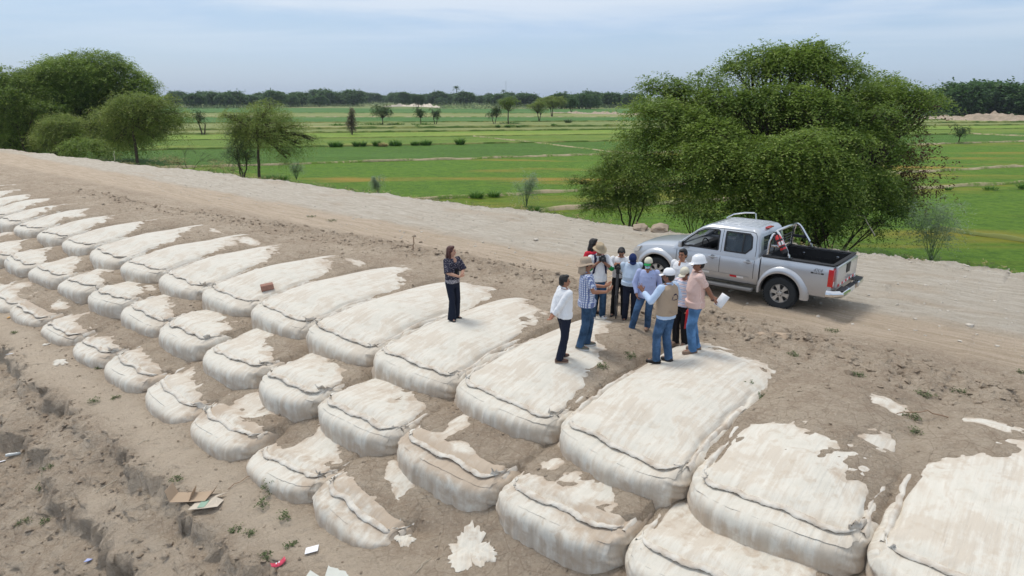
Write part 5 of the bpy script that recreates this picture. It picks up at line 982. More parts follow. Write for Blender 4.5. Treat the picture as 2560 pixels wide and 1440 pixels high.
def remesh(bm, vox, smooth=4, disp=0., seed=0, fold=(9, 9, 5)):
    o = link('tmp', tomesh(bm)); md = o.modifiers.new('r', 'REMESH'); md.mode = 'VOXEL'; md.voxel_size = vox; md.use_smooth_shade = True
    s_ = o.modifiers.new('s', 'SMOOTH'); s_.factor = .5; s_.iterations = smooth; m = evaluated(o, 'm'); bpy.data.objects.remove(o)
    if disp:
        n = len(m.vertices); co = np.empty(n*3, np.float32); m.vertices.foreach_get('co', co); no = np.empty(n*3, np.float32); m.vertices.foreach_get('normal', no); co = co.reshape(-1, 3); no = no.reshape(-1, 3)
        q = 1-np.abs(fbm(co[:, 0]*fold[0]+seed, co[:, 1]*fold[1]+co[:, 2]*4, co[:, 2]*fold[2]+seed, o=3, seed=seed))*2.2
        co += no*(q*disp)[:, None]; m.vertices.foreach_set('co', co.ravel()); m.update()
    m.polygons.foreach_set('use_smooth', [True]*len(m.polygons)); return m
def ik(a, c, l1, l2, hint):
    a, c = np.array(a, float), np.array(c, float); v = c-a; D = np.linalg.norm(v); D2 = min(D, (l1+l2)*.995); u = v/D; c = a+u*D2
    x = (l1*l1-l2*l2+D2*D2)/(2*D2); h = math.sqrt(max(l1*l1-x*x, 0)); hv = np.array(hint, float); hv = nrm(hv-u*(hv@u)); return a+u*x+hv*h, c
def hand(bm, w_, d, n, side, curl=.5, spread=.0):
    d = nrm(d); n = nrm(np.array(n)-d*(np.array(n) @ d)); t = np.cross(d, n)*side
    M = Matrix((t, d, n)).transposed(); p_ell(bm, w_+d*.048, (.042, .052, .017), M, 12); p_cone(bm, w_-d*.02, w_+d*.02, .027, .030, 10)
    for i, (off, L_) in enumerate(((.030, .068), (.010, .078), (-.010, .072), (-.029, .056))):
        b0 = w_+d*(.086-.006*abs(i-1.3))+t*off; dd = nrm(d+t*spread*(1.2-i*.9)); a1 = curl*(.6+.12*i); d1 = nrm(dd*math.cos(a1)+n*math.sin(a1)); j1 = b0+d1*L_*.48; d2 = nrm(dd*math.cos(a1*2.1)+n*math.sin(a1*2.1)); p_cone(bm, b0, j1, .0092, .0085, 8); p_cone(bm, j1, j1+d2*L_*.5, .0085, .0072, 8)
    b0 = w_+d*.028+t*.034; d1 = nrm(d*.7+t*.75+n*.25); j = b0+d1*.034; p_cone(bm, b0, j, .0115, .0105, 8); p_cone(bm, j, j+nrm(d*.95+t*.25+n*.35)*.030, .0105, .0085, 8)
def person(label, foot_px, top_y, yaw, H=None, lean=0., headp=0., heady=0., feet=None, L_=None, R_=None, skinm=SK1, hair='short', hairm=HAIRB, shirt=WHITEF, sleeve='long', tuck=False, trousers=NAVYT, shoe='brown', belly=0., flare=0., hat=None, extra=None, width=1.0, hem=.90, z=None, female=False):
    zg = 0.
    for _ in range(4): x, y = at(*foot_px, zg); zg = gz(x, y) if z is None else z
    if H is None:
        b_ = (top_y-720)/FPX; f = y/(math.cos(PITCH)-b_*math.sin(PITCH)); H = CAMZ+(-math.sin(PITCH)-b_*math.cos(PITCH))*f-zg
    print('person', label[:30], round(H, 2), round(zg, 2)); sc = H/1.76
    root = empty('person', (x, y, zg), math.atan2(yaw[1], yaw[0])-math.pi/2, label=label, cat='person'); root.scale = (sc, sc, sc)
    feet = feet or [(-.11, -.02, .12), (.11, .03, -.12)]
    hipz = .915-(.03 if abs(feet[0][0]-feet[1][0])+abs(feet[0][1]-feet[1][1]) > .45 else 0); hips = [V3(-.088, 0, hipz), V3(.088, 0, hipz)]
    ML = Matrix.Translation((0, 0, hipz+.03)) @ Matrix.Rotation(-lean, 4, 'X') @ Matrix.Translation((0, 0, -hipz-.03)); T = lambda p: np.array(ML @ Vector(p)); dz = hipz-.915
    knees = []; ank = []; ld = []
    for h, (fx, fy, fyaw) in zip(hips, feet):
        k, a = ik(h, (fx, fy-.04, .085), .43, .412, (math.sin(-fyaw)*.2, 1, 0)); knees.append(k); ank.append(a)
    sw = .185*width; sh = [T((-sw, 0, 1.425+dz)), T((sw, 0, 1.425+dz))]; arms = []
    for i, (S_, spec) in enumerate(zip(sh, (L_, R_))):
        sg = -1 if i == 0 else 1; spec = dict(dict(w=(sg*.27, .04, .88), hint=(sg*.5, -1, 0), d=None, n=None, curl=.5, spread=0), **(spec or {})); el, wr = ik(S_, spec['w'], .285, .255, spec['hint']); d = nrm(spec['d']) if spec['d'] is not None else nrm(wr-el); n_ = spec['n'] if spec['n'] is not None else (-sg, .2, 0); arms.append((S_, el, wr, d, n_, spec, sg))
    nb_ = T((0, -.01, 1.475+dz)); MH = Matrix.Translation(Vector(nb_)) @ Matrix.Rotation(-lean*.5, 4, 'X') @ Matrix.Rotation(heady, 4, 'Z') @ Matrix.Rotation(headp, 4, 'X'); HT = lambda p: np.array(MH @ (Vector(p)*1.07)); RH = MH.to_3x3()
    # ---- body: one continuous skin
    bm = bmnew(); w_ = width
    def torso(bm, g, z0, z1, be=belly, top=True):
        prof = [(.80, .158, .108, 0), (.88, .160, .110, 0), (.96, .163, .114, .1), (1.05, .155, .110, .4), (1.15, .153, .110, .85), (1.25, .158, .112, .5), (1.34, .172, .112, .1), (1.41, .165, .092, 0), (1.455, .12, .07, 0), (1.49, .062, .058, 0)]
        rr = []
        zs = sorted({z0, z1} | {p[0] for p in prof if z0 < p[0] < z1})
        for z_ in zs:
            rx = np.interp(z_, [p[0] for p in prof], [p[1] for p in prof]); ry = np.interp(z_, [p[0] for p in prof], [p[2] for p in prof]); bb = np.interp(z_, [p[0] for p in prof], [p[3] for p in prof])*be
            rr.append((0, bb*.7, z_+dz, rx*w_+g+bb*.35, ry+g+bb))
        p_loft(bm, rr, ML)
    torso(bm, 0, .88, 1.49)
    for h, k, a, (fx, fy, fyaw) in zip(hips, knees, ank, feet):
        p_cone(bm, h, k, .082, .052); p_cone(bm, k, k+(a-k)*.35, .052, .054); p_cone(bm, k+(a-k)*.35, a, .052, .034); fd = V3(-math.sin(fyaw), math.cos(fyaw), 0); p_cone(bm, a-V3(0, 0, .04)-fd*.02, a-V3(0, 0, .05)+fd*.13, .038, .028)
    for S_, el, wr, d, n_, spec, sg in arms:
        p_cone(bm, S_, el, .046, .037); p_cone(bm, el, el+(wr-el)*.35, .038, .039); p_cone(bm, el+(wr-el)*.35, wr, .038, .026); hand(bm, wr+d*.015, d, n_, sg, spec['curl'], spec['spread'])
    p_cone(bm, nb_-V3(0, 0, .03), HT((0, .0, .07)), .056, .052)
    p_ell(bm, HT((0, -.005, .155)), (.074, .092, .100), RH); p_ell(bm, HT((0, .022, .098)), (.056, .066, .070), RH); p_ell(bm, HT((0, .058, .062)), (.030, .026, .022), RH, 10)
    p_cone(bm, HT((0, .082, .150)), HT((0, .104, .118)), .009, .015, 8); p_ell(bm, HT((0, .082, .085)), (.026, .012, .014), RH, 10); p_ell(bm, HT((0, .072, .172)), (.052, .016, .012), RH, 10)
    for s_ in (-1, 1): p_ell(bm, HT((s_*.076, -.004, .128)), (.009, .019, .030), RH, 10); p_ell(bm, HT((s_*.036, .070, .108)), (.022, .018, .022), RH, 10)
    bo = link('body', remesh(bm, .0075, 3), skinm, root)
    # ---- face
    bm = bmnew(); [p_ell(bm, HT((s_*.030, .0845, .146)), (.013, .008, .007), RH, 10) for s_ in (-1, 1)]; fin(bm, 'eyes', EYEM, root)
    bm = bmnew(); [p_cone(bm, HT((s_*.014, .090, .168)), HT((s_*.048, .078, .170)), .005, .004, 6) for s_ in (-1, 1)]; fin(bm, 'eyebrows', hairm, root)
    bm = bmnew(); p_cone(bm, HT((-.020, .090, .084)), HT((.020, .090, .084)), .006, .006, 8); fin(bm, 'mouth', LIPM, root)
    # ---- hair
    bm = bmnew()
    if hair == 'short': p_ell(bm, HT((0, -.020, .172)), (.082, .090, .096), RH); p_ell(bm, HT((0, -.050, .118)), (.070, .056, .070), RH); p_ell(bm, HT((0, .030, .232)), (.060, .058, .030), RH); [p_ell(bm, HT((s_*.070, .006, .165)), (.014, .030, .035), RH, 10) for s_ in (-1, 1)]
    if hair == 'low': p_ell(bm, HT((0, -.040, .135)), (.076, .062, .085), RH); [p_ell(bm, HT((s_*.068, .0, .150)), (.014, .030, .040), RH, 10) for s_ in (-1, 1)]
    if hair == 'long':
        p_ell(bm, HT((0, -.020, .170)), (.088, .094, .100), RH); p_ell(bm, HT((0, .025, .235)), (.060, .055, .028), RH); p_ell(bm, HT((0, -.065, .09)), (.085, .052, .12), RH); p_cone(bm, HT((0, -.07, .04)), HT((.01, -.085, -.14)), .072, .040); [p_cone(bm, HT((s_*.078, -.01, .16)), HT((s_*.088, -.01, -.03)), .026, .026, 10) for s_ in (-1, 1)]
        [p_cone(bm, HT((s_*.088, -.01, -.02)), HT((s_*.075, -.02, -.13)), .026, .014, 10) for s_ in (-1, 1)]
    link('hair', remesh(bm, .009, 2, .006, 3, (22, 22, 8)), hairm, root)
    # ---- trousers
    bm = bmnew(); p_loft(bm, [(0, 0, .80, .150, .105), (0, 0, .88, .168*w_, .120+belly*.4), (0, belly*.1, .97, .163*w_+belly*.1, .117+belly*.3), (0, belly*.1, 1.0, .155*w_, .105+belly*.3)] if dz == 0 else [(0, 0, .80+dz, .150, .105), (0, 0, .88+dz, .168*w_, .120), (0, 0, 1.0+dz, .160*w_, .118)])
    for h, k, a in zip(hips, knees, ank):
        p_cone(bm, h-V3(0, 0, .01), k, .100, .076 if not female else .068); p_cone(bm, k, a+V3(0, -.005, -.045), .076 if not female else .066, .070+flare, cap=False); p_ell(bm, k, (.075, .075, .075) if not female else (.067, .067, .067))
    link('trousers', remesh(bm, .011, 3, .007, int(top_y), (10, 10, 7)), trousers, root)
    # ---- shirt
    bm = bmnew(); z0 = (.985 if tuck else hem)
    torso(bm, .024, z0, 1.47); 
    if not tuck: p_loft(bm, [(0, belly*.3, z0+dz, .190*w_+belly*.25, .140+belly*.75), (0, belly*.5, z0+.10+dz, .186*w_+belly*.3, .138+belly*.95)], ML)
    for S_, el, wr, d, n_, spec, sg in arms:
        p_ell(bm, S_, (.066, .066, .064))
        if sleeve == 'long': p_cone(bm, S_, el, .068, .058); p_ell(bm, el, (.058, .058, .058)); p_cone(bm, el, el+(wr-el)*.93, .058, .044, cap=False)
        elif sleeve == 'none': pass
        else: t = .72 if sleeve == 'short' else .98; p_cone(bm, S_, S_+(el-S_)*t, .064, .062 if not female else .085, cap=False)
    so = link('shirt', remesh(bm, .010, 3, .008, int(top_y)+3, (9, 9, 6)), shirt, root)
    if not female:
        bm = bmnew()
        for s_ in (-1, 1): p_cone(bm, T((s_*.050, -.035, 1.50+dz)), T((s_*.035, .078, 1.445+dz)), .020, .018, 8); 
        p_cone(bm, T((-.045, -.05, 1.50+dz)), T((.045, -.05, 1.50+dz)), .020, .020, 8); link('collar', remesh(bm, .008, 2), CREAMC if hat == 'maskcap' else shirt, so)
    # ---- shoes
    for a, (fx, fy, fyaw) in zip(ank, feet):
        M = Matrix.Translation((fx, fy-.04, 0)) @ Matrix.Rotation(fyaw, 4, 'Z'); zz = a[2]-.085
        bm = bmnew(); prof = [(-.085, .036, .010), (-.06, .042, .0), (0, .041, .0), (.06, .047, .0), (.12, .046, .0), (.165, .032, .006), (.185, .014, .012)]
        hts = [.06, .085, .095, .080, .060, .045, .028]; rings = [[tuple(M @ Vector((rx*math.cos(t)*1.02, yy, max(zz-.002+lo, zz-.002+lo+(ht)*(.5+.5*math.sin(t))+(.0)))))  for t in np.arange(16)*math.pi/8] for (yy, rx, lo), ht in zip(prof, hts)]
        bm_rings(bm, rings); p_cone(bm, a+V3(0, 0, .0), a+V3(0, 0, -.03), .042, .044, 12); s1 = link('shoe', remesh(bm, .008, 2), SHOE[shoe], root)
        bm = bmnew(); bm_rings(bm, [[tuple(M @ Vector((rx*1.12*s2, yy, zz+q))) for s2, q in ((-1, -.006), (1, -.006), (1, .016), (-1, .016))] for yy, rx, lo in prof]); fin(bm, 'sole', SHOE['tan'] if shoe in ('tan', 'brown') else SHOE['white'] if shoe in ('grey',) else SHOE[shoe], s1)
    # ---- hats
    def lath(prof, name, mat, wav=0., sx=1.0, par=None, cen=(0, -.008, 0)):
        bm = bmnew(); n = 32; rings = [[tuple(HT((cen[0]+r*math.cos(t), cen[1]+r*1.17*math.sin(t), h+wav*(r > .105)*math.sin(2*t+.6)))) for t in np.arange(n)*2*math.pi/n] for r, h in prof]; bm_rings(bm, rings, cap=False); o = fin(bm, name, mat, par or root, ang=60); md = o.modifiers.new('s', 'SOLIDIFY'); md.thickness = .004; return o
    if hat in ('bucket', 'flap'):
        hm = HATM if hat == 'flap' else BEIGEH; ho = lath([(.001, .285), (.05, .283), (.078, .268), (.088, .225), (.092, .185), (.112, .174), (.140, .156), (.146, .150)], 'hat', hm, .022)
        if hat == 'flap':
            bm = bmnew(); rows2 = []
            for zq, rr_ in ((.185, .094), (.12, .112), (.06, .118), (.0, .128)): rows2.append([tuple(HT((rr_*math.sin(t)*1.0, -.008-rr_*1.15*math.cos(t), zq+.01*math.sin(5*t)))) for t in np.linspace(-1.5, 1.5, 18)])
            vs = [[bm.verts.new(p) for p in r_] for r_ in rows2]; [bm.faces.new((a[i], a[i+1], b_[i+1], b_[i])) for a, b_ in zip(vs, vs[1:]) for i in range(17)]; fo = fin(bm, 'neck_flap', hm, ho); md = fo.modifiers.new('s', 'SOLIDIFY'); md.thickness = .004
    if hat in ('cap', 'maskcap', 'navycap', 'creamcap', 'hardhat'):
        hm = {'cap': WCAP, 'maskcap': CREAMC, 'navycap': NAVYC, 'creamcap': CREAMC, 'hardhat': HH}[hat]; k = 1.0 if hat != 'hardhat' else 1.17
        ho = lath([(.001, .278+.022*(k > 1)), (.045*k, .271+.022*(k > 1)), (.072*k, .245+.02*(k > 1)), (.085*k, .205), (.089*k, .168)]+([(.118, .160)] if k > 1 else []), 'hard_hat' if k > 1 else 'cap', hm)
        bm = bmnew(); rows2 = []; Lv = .075 if k == 1 else .055
        for q in np.linspace(0, 1, 5): rows2.append([tuple(HT((math.sin(t)*(.084*k+q*.010), -.008+math.cos(t)*(.1*k)+q*Lv*math.cos(t*.9)**.5, .172-q*.020-.012*abs(math.sin(t))**2*q))) for t in np.linspace(-.95, .95, 13)])
        vs = [[bm.verts.new(p) for p in r_] for r_ in rows2]; [bm.faces.new((a[i], a[i+1], b_[i+1], b_[i])) for a, b_ in zip(vs, vs[1:]) for i in range(12)]; vo = fin(bm, 'visor', GREENF if hat == 'maskcap' else hm, ho); md = vo.modifiers.new('s', 'SOLIDIFY'); md.thickness = .005
        if hat == 'hardhat':
            bm = bmnew()
            for rg in (0,): p_cone(bm, HT((0, .085, .235)), HT((0, .0, .302)), .010, .010, 8); p_cone(bm, HT((0, .0, .302)), HT((0, -.09, .245)), .010, .010, 8)
            fin(bm, 'ridge', HH, ho); bm = bmnew(); p_ell(bm, HT((.02, -.124, .18)), (.030, .006, .014), RH, 8); fin(bm, 'sticker', TAPE_R, ho)
    if hat == 'maskcap':
        bm = bmnew(); p_ell(bm, HT((0, .066, .092)), (.058, .048, .046), RH); fin(bm, 'face_mask', MASKM, root)
    if extra: extra(root, T, HT, RH, arms, dz, so, hips, knees)
    return root, HT, T, arms
PP = {}
def in_world(root, p): return Matrix.LocRotScale(root.location, root.rotation_euler, root.scale) @ Vector(tuple(p))
# 1 the woman on the bags
def ex_woman(root, T, HT, RH, arms, dz, so, hips, knees):
    bm = bmnew(); p_loft(bm, [(0, .045, 1.05, .11, .10), (0, .045, 1.2, .11, .105), (0, .04, 1.33, .10, .105), (0, .02, 1.40, .08, .09)], None); link('black_top', remesh(bm, .01, 2), BLKT, root)
    bm = bmnew(); p_ell(bm, T((0, .085, 1.42)), (.055, .045, .075)); link('neckline', remesh(bm, .008, 2), SK3, root)
w1 = person('woman in black trousers and dark patterned blouse standing alone on a bag', (1133, 799), 614, (.72, -.70), lean=.02, heady=.45, headp=.05, feet=[(-.09, .02, .25), (.11, .13, -.35)], L_=dict(w=(-.02, .30, 1.12), hint=(-1, -.3, -.4), d=(.6, .8, .1), n=(.4, -.3, .8), curl=.5), R_=dict(w=(.06, .30, 1.10), hint=(1, -.4, -.3), d=(-.4, .9, .1), n=(-.3, -.3, .9), curl=.6), skinm=SK3, hair='long', hairm=HAIRR, shirt=FLORAL, sleeve='elbow', trousers=NAVYT, shoe='black', flare=.030, female=True, extra=ex_woman, hem=.90, width=.95)
# 2 man in white shirt, hands behind his back
def ex_none(*a): pass
BACK = dict(L_=dict(w=(-.05, -.185, .93), hint=(-1, -.8, .1), d=(.55, -.25, -.8), n=(0, -1, .2), curl=.6), R_=dict(w=(.05, -.195, .96), hint=(1, -.8, .1), d=(-.55, -.25, -.8), n=(0, -1, .2), curl=.7))
person('man in white long sleeved shirt and black trousers with hands clasped behind his back', (1408, 898), 686, (1., .42), heady=-.25, feet=[(-.10, .06, .2), (.10, -.10, -.35)], L_=dict(w=(-.02, -.27, .93), hint=(-1, -.8, .1), d=(.3, -.55, -.8), n=(0, -1, .2), curl=.6), R_=dict(w=(.03, -.25, .96), hint=(1, -.8, .1), d=(-.1, -.6, -.8), n=(0, -1, .2), curl=.7), shirt=WHITEF, trousers=NAVYT, shoe='brown', skinm=SK1, belly=.01)
# 3 plaid shirt man
def ex_plaid(root, T, HT, RH, arms, dz, so, hips, knees): pass
person('man in blue checked short sleeved shirt, jeans and floppy tan hat, one hand raised', (1462, 867), 645, (1., -.06), headp=.05, feet=[(-.10, .08, .25), (.12, -.06, -.3)], R_=dict(w=(.18, .36, 1.16), hint=(.5, -.6, -1), d=(-.15, .75, .55), n=(-.7, -.1, .6), curl=.35, spread=.2), L_=dict(w=(-.12, .34, 1.18), hint=(-.6, -.5, -1), d=(.1, .8, .5), n=(.7, -.1, .6), curl=.3), shirt=PLAID, sleeve='short', trousers=JEAN3, shoe='grey', hat='flap', hair='low', belly=.035, width=1.05, hem=.84)
# 4 man with hat, white shirt with green sleeve ends, backpack straps, camera
def ex_pack(root, T, HT, RH, arms, dz, so, hips, knees):
    bm = bmnew()
    for s_ in (-1, 1): bm_tube(bm, [tuple(T((s_*.10, .02, 1.475))), tuple(T((s_*.105, .11, 1.43))), tuple(T((s_*.115, .142, 1.30))), tuple(T((s_*.14, .12, 1.12))), tuple(T((s_*.17, .0, 1.02)))], [.026, .03, .03, .024, .018], 8)
    fin(bm, 'backpack_straps', DKNAVY, root); bm = bmnew(); bm_box(bm, tuple(T((0, -.20, 1.22))), (.30, .17, .46), bev=.05); fin(bm, 'backpack', DKNAVY, root)
    for S_, el, wr, d, n_, spec, sg in arms: bm = bmnew(); p_cone(bm, S_+(el-S_)*.72, el, .064, .060, cap=False); p_ell(bm, el, (.058, .058, .058)); p_cone(bm, el, el+(wr-el)*.25, .058, .054, cap=False); link('green_cuff', remesh(bm, .01, 2), GREENF, so)
r4, HT4, T4, A4 = person('man in beige bucket hat, white shirt with green sleeve bands and backpack, lifting a camera', (1492, 797), 607, (.12, -1.), headp=-.35, feet=[(-.14, -.02, .2), (.10, .05, -.1)], L_=dict(w=(-.055, .20, 1.37), hint=(-1, .1, -1), d=(.5, .4, .6), n=(.6, -.3, -.1), curl=.9), R_=dict(w=(.055, .20, 1.37), hint=(1, .1, -1), d=(-.5, .4, .6), n=(-.6, -.3, -.1), curl=.9), shirt=WHITEF, sleeve='elbow', trousers=JEAN3, shoe='white', hat='bucket', hair='low', skinm=SK2, belly=.01, extra=ex_pack)
# 5 woman in red behind him
def ex_glass(root, T, HT, RH, arms, dz, so, hips, knees):
    bm = bmnew(); [bm_tube(bm, [tuple(HT((s_*.031+.021*math.cos(t), .098, .146+.017*math.sin(t)))) for t in np.linspace(0, 6.283, 14)], .0025, 5) for s_ in (-1, 1)]; [bm_tube(bm, [tuple(HT((s_*.052, .097, .148))), tuple(HT((s_*.078, .0, .150)))], .0025, 5) for s_ in (-1, 1)]; fin(bm, 'glasses', EYEM, root)
person('woman with long black hair, glasses and red top, half hidden behind the bucket hat man', (1480, 777), 596, (.55, -.85), heady=.55, L_=dict(w=(-.28, .02, .9)), R_=dict(w=(.28, .02, .9)), hair='long', shirt=REDF, sleeve='elbow', trousers=NAVYT, shoe='black', skinm=SK1, female=True, extra=ex_glass)
# 6 man at the tripod
r6, HT6, T6, A6 = person('man in white shirt and black trousers bent over a camera on a tripod', (1546, 790), 611, (-.12, -1.), lean=.08, headp=-.62, feet=[(-.12, .05, .25), (.13, .0, -.25)], L_=dict(w=(-.02, .30, 1.30), hint=(-1, 0, -.6), d=(.2, .5, .5), n=(1, 0, -.1), curl=.9), R_=dict(w=(.17, .30, 1.30), hint=(1, 0, -.8), d=(-.2, .5, .5), n=(-1, 0, -.1), curl=.9), shirt=WHITEF, trousers=BLKT, shoe='black', skinm=SK1, tuck=True, belly=.03)
# 7 navy cap, pale blue polo
def ex_phone(root, T, HT, RH, arms, dz, so, hips, knees):
    bm = bmnew(); bm_box(bm, tuple(T((-.085, .142, 1.30))), (.06, .014, .035), bev=.004); fin(bm, 'pocket_phone', NAVYC, root)
person('heavy man in pale blue polo shirt and navy cap looking down, arms behind him', (1572, 801), 627, (-.02, -1.), lean=.05, headp=-.75, feet=[(-.11, .0, .2), (.11, .03, -.2)], shirt=POLO, sleeve='short', trousers=JEAN3 if False else NAVYT, shoe='black', hat='navycap', hair='low', skinm=SK2, belly=.065, width=1.12, hem=.93, extra=ex_phone, **BACK)
# 8 face mask man, legs apart
def ex_txt(root, T, HT, RH, arms, dz, so, hips, knees):
    bm = bmnew(); [p_ell(bm, T((-.10+.018*i, .134, 1.30+.004*(i % 2))), (.007, .004, .006), None, 6) for i in range(4)]; fin(bm, 'embroidery', DKNAVY, so)
    bm = bmnew(); p_ell(bm, T((0, .075, 1.43)), (.040, .045, .055)); link('open_neck', remesh(bm, .008, 2), SK2, root)
person('man in pale blue shirt, jeans, cream cap and blue face mask with one leg out', (1612, 826), 641, (-.30, -1.), headp=-.12, heady=-.1, feet=[(-.04, -.10, -.1), (.30, .12, -.5)], R_=dict(w=(.22, .12, .90), hint=(1, -.6, 0), d=(-.3, .4, -.8), n=(-1, 0, -.2), curl=.7), L_=dict(w=(-.24, -.02, .90)), shirt=LBLUE, trousers=JEAN, shoe='tan', hat='maskcap', hair='low', skinm=SK2, width=1.05, belly=.01, hem=.84, extra=ex_txt)
# 9 vest man, back turned
def ex_vest(root, T, HT, RH, arms, dz, so, hips, knees):
    bm = bmnew(); p_loft(bm, [(0, 0, .93, .214, .168), (0, 0, 1.05, .208, .166), (0, .0, 1.2, .208, .166), (0, 0, 1.33, .215, .162), (0, 0, 1.41, .205, .138), (0, 0, 1.47, .13, .098)], ML_ := None)
    vo = link('vest', remesh(bm, .010, 3, .006, 77, (8, 8, 6)), TANV, root)
    # the arched print on the back is unreadable in the photograph: an arch of small dark strokes
    bm = bmnew(); g = np.random.default_rng(4)
    for i in range(13):
        if i in (4, 9): continue
        a = R(172-164*i/12); bm_box(bm, (.005-.075*math.cos(a), -.172+.006*abs(math.cos(a)), 1.22+.105*math.sin(a)), (.010, .006, .022), Matrix.Rotation(-(a-R(90)), 3, 'Y'))
    for x in (-.035, -.02, .012, .028, .042): bm_box(bm, (x, -.172, 1.222), (.010, .006, .013))
    fin(bm, 'printed_arch', DKNAVY, vo, False)
    bm = bmnew(); bm_tube(bm, [tuple(T((-.16, -.07, 1.10))), tuple(T((-.08, -.170, 1.02))), tuple(T((.02, -.174, .965)))], .010, 6); bm_tube(bm, [tuple(T((.16, -.07, 1.02))), tuple(T((.08, -.170, .98))), tuple(T((.02, -.174, .965)))], .008, 6); fin(bm, 'vest_strap', HATM, vo)
r9, HT9, T9, A9 = person('man in tan vest, pale blue shirt, jeans and white cap, back turned and hand raised', (1658, 905), 671, (-.62, .78), headp=-.05, heady=.35, feet=[(-.13, .10, .5), (.10, .0, -.1)], L_=dict(w=(-.26, .33, 1.30), hint=(-.5, -.2, -1), d=(-.35, .4, .85), n=(.5, .8, 0), curl=.15, spread=.28), R_=dict(w=(.24, .16, 1.0), hint=(1, -.6, 0)), shirt=SKYF, trousers=JEAN, shoe='black', hat='cap', hair='low', skinm=SK2, width=1.03, hem=.86, extra=ex_vest)
# 10 man by the truck, white shirt
person('black haired bare headed man in open white shirt standing nearest the pickup door', (1694, 822), 621, (-.72, -.70), headp=-.05, heady=.05, L_=dict(w=(-.24, .02, .9)), R_=dict(w=(.24, .02, .9)), shirt=WHITEF, trousers=BLKT, shoe='brown', skinm=SK1, extra=lambda root, T, HT, RH, arms, dz, so, hips, knees: link('open_neck', (lambda bm: (p_ell(bm, T((0, .085, 1.42)), (.035, .04, .07)), remesh(bm, .008, 2))[1])(bmnew()), SK1, root))
# 11 striped shirt with red folder
r11, HT11, T11, A11 = person('man in pastel striped shirt and cream cap with a red folder at his side', (1702, 862), 667, (-.75, -.66), headp=-.35, feet=[(-.08, .02, .2), (.10, .10, -.2)], L_=dict(w=(-.20, .10, .88), hint=(-1, -.5, 0), curl=1.1), R_=dict(w=(.24, .05, .9)), shirt=STRP, sleeve='short', trousers=BLKT, shoe='tan', hat='creamcap', hair='low', skinm=SK2, hem=.90)
# 12 pink shirt and hard hat
def ex_shades(root, T, HT, RH, arms, dz, so, hips, knees):
    bm = bmnew(); [p_ell(bm, HT((s_*.031, .092, .146)), (.026, .010, .016), RH, 10) for s_ in (-1, 1)]; bm_tube(bm, [tuple(HT((.055, .088, .15))), tuple(HT((.08, .0, .152)))], .003, 5); bm_tube(bm, [tuple(HT((-.055, .088, .15))), tuple(HT((-.08, .0, .152)))], .003, 5); fin(bm, 'sunglasses', EYEM, root)
    S_, el, wr, d, n_, spec, sg = arms[0]; bm = bmnew(); p_cone(bm, wr-d*.02, wr+d*.005, .031, .031, 12, False); fin(bm, 'wrist_watch', BLACKP, root)
r12, HT12, T12, A12 = person('man in pink checked shirt, bright jeans and white hard hat with papers behind his back', (1730, 878), 640, (-1., .10), headp=-.10, heady=.1, feet=[(-.10, .05, .15), (.10, -.05, -.15)], L_=dict(w=(-.05, -.28, .99), hint=(-1, -.7, .1), d=(.35, -.8, -.35), n=(.5, 0, -.6), curl=.9), R_=dict(w=(.04, -.30, 1.0), hint=(1, -.7, .1), d=(-.2, -.9, -.3), n=(-.6, 0, -.6), curl=.9), shirt=PINK, sleeve='short', trousers=JEAN2, shoe='tan', hat='hardhat', hair='low', skinm=SK2, belly=.03, width=1.08, hem=.86, extra=ex_shades)
# ---- things in hands
def sheet(name, P, mat, th=.006, **k):
    bm = bmnew(); vs = [bm.verts.new(tuple(p)) for p in P]; bm.faces.new(vs); o = fin(bm, name, mat, None, False, recalc=False, **k); md = o.modifiers.new('s', 'SOLIDIFY'); md.thickness = th; return o
h = in_world(r12, A12[0][2]+nrm(A12[0][3])*.10)
def curled(name, c, ux, uy, w_, h_, curl, mat, th, **k):
    c, ux, uy = np.array(c), nrm(ux), nrm(uy); nz = np.cross(ux, uy); n = 10; V = []
    for j in range(2):
        for i in range(n): t = i/(n-1)-.5; V.append(c+ux*w_*t+uy*h_*(j-.5)+nz*curl*(4*t*t-.3))
    o = link(name, fastmesh(name, V, grid_faces(n, 2)), mat, None, **k); md = o.modifiers.new('s', 'SOLIDIFY'); md.thickness = th; return o
curled('paper_sheaf', (h[0]+.07, h[1]-.03, h[2]+.02), (.55, .0, .83), (.75, -.35, -.45), .24, .15, .03, PAPER, .008, label='white folded papers held by the man in the hard hat', cat='papers')
h = in_world(r11, A11[0][2]+nrm(A11[0][3])*.05)
fo = curled('folder', (h[0]+.02, h[1]-.10, h[2]-.12), (.97, .1, .12), (.05, 0, 1), .19, .36, .01, plain('red folder card', (.62, .02, .03), .4), .006, label='red folder with white edge held by the man in the striped shirt', cat='folder')
o = curled('paper_edge', (h[0]+.118, h[1]-.112, h[2]-.10), (.97, .1, .12), (.05, 0, 1), .022, .35, .0, PAPER, .004); o.parent = fo
def camera_prop(loc, yaw, label, tripod=None):
    r = empty('camera', loc, yaw, label=label, cat='camera'); bm = bmnew(); bm_box(bm, (0, 0, 0), (.14, .06, .095), bev=.012); bm_box(bm, (0, 0, .058), (.055, .05, .035), bev=.01); bm_box(bm, (.055, .02, 0), (.035, .05, .09), bev=.012); fin(bm, 'camera_body', CAMB, r)
    bm = bmnew(); bm_lathe(bm, [(.001, .13), (.030, .13), (.036, .125), (.036, .05), (.038, .02), (.0, .02)], 'Y', 20); fin(bm, 'lens', BLACKP, r); return r
p = in_world(r4, T4((0, .29, 1.46))); camera_prop(p, r4.rotation_euler.z, 'black camera lifted in both hands by the bucket hat man')
p = in_world(r6, T6((.075, .34, 1.33))); camera_prop(p, r6.rotation_euler.z, 'black camera with round lens on the tripod head')
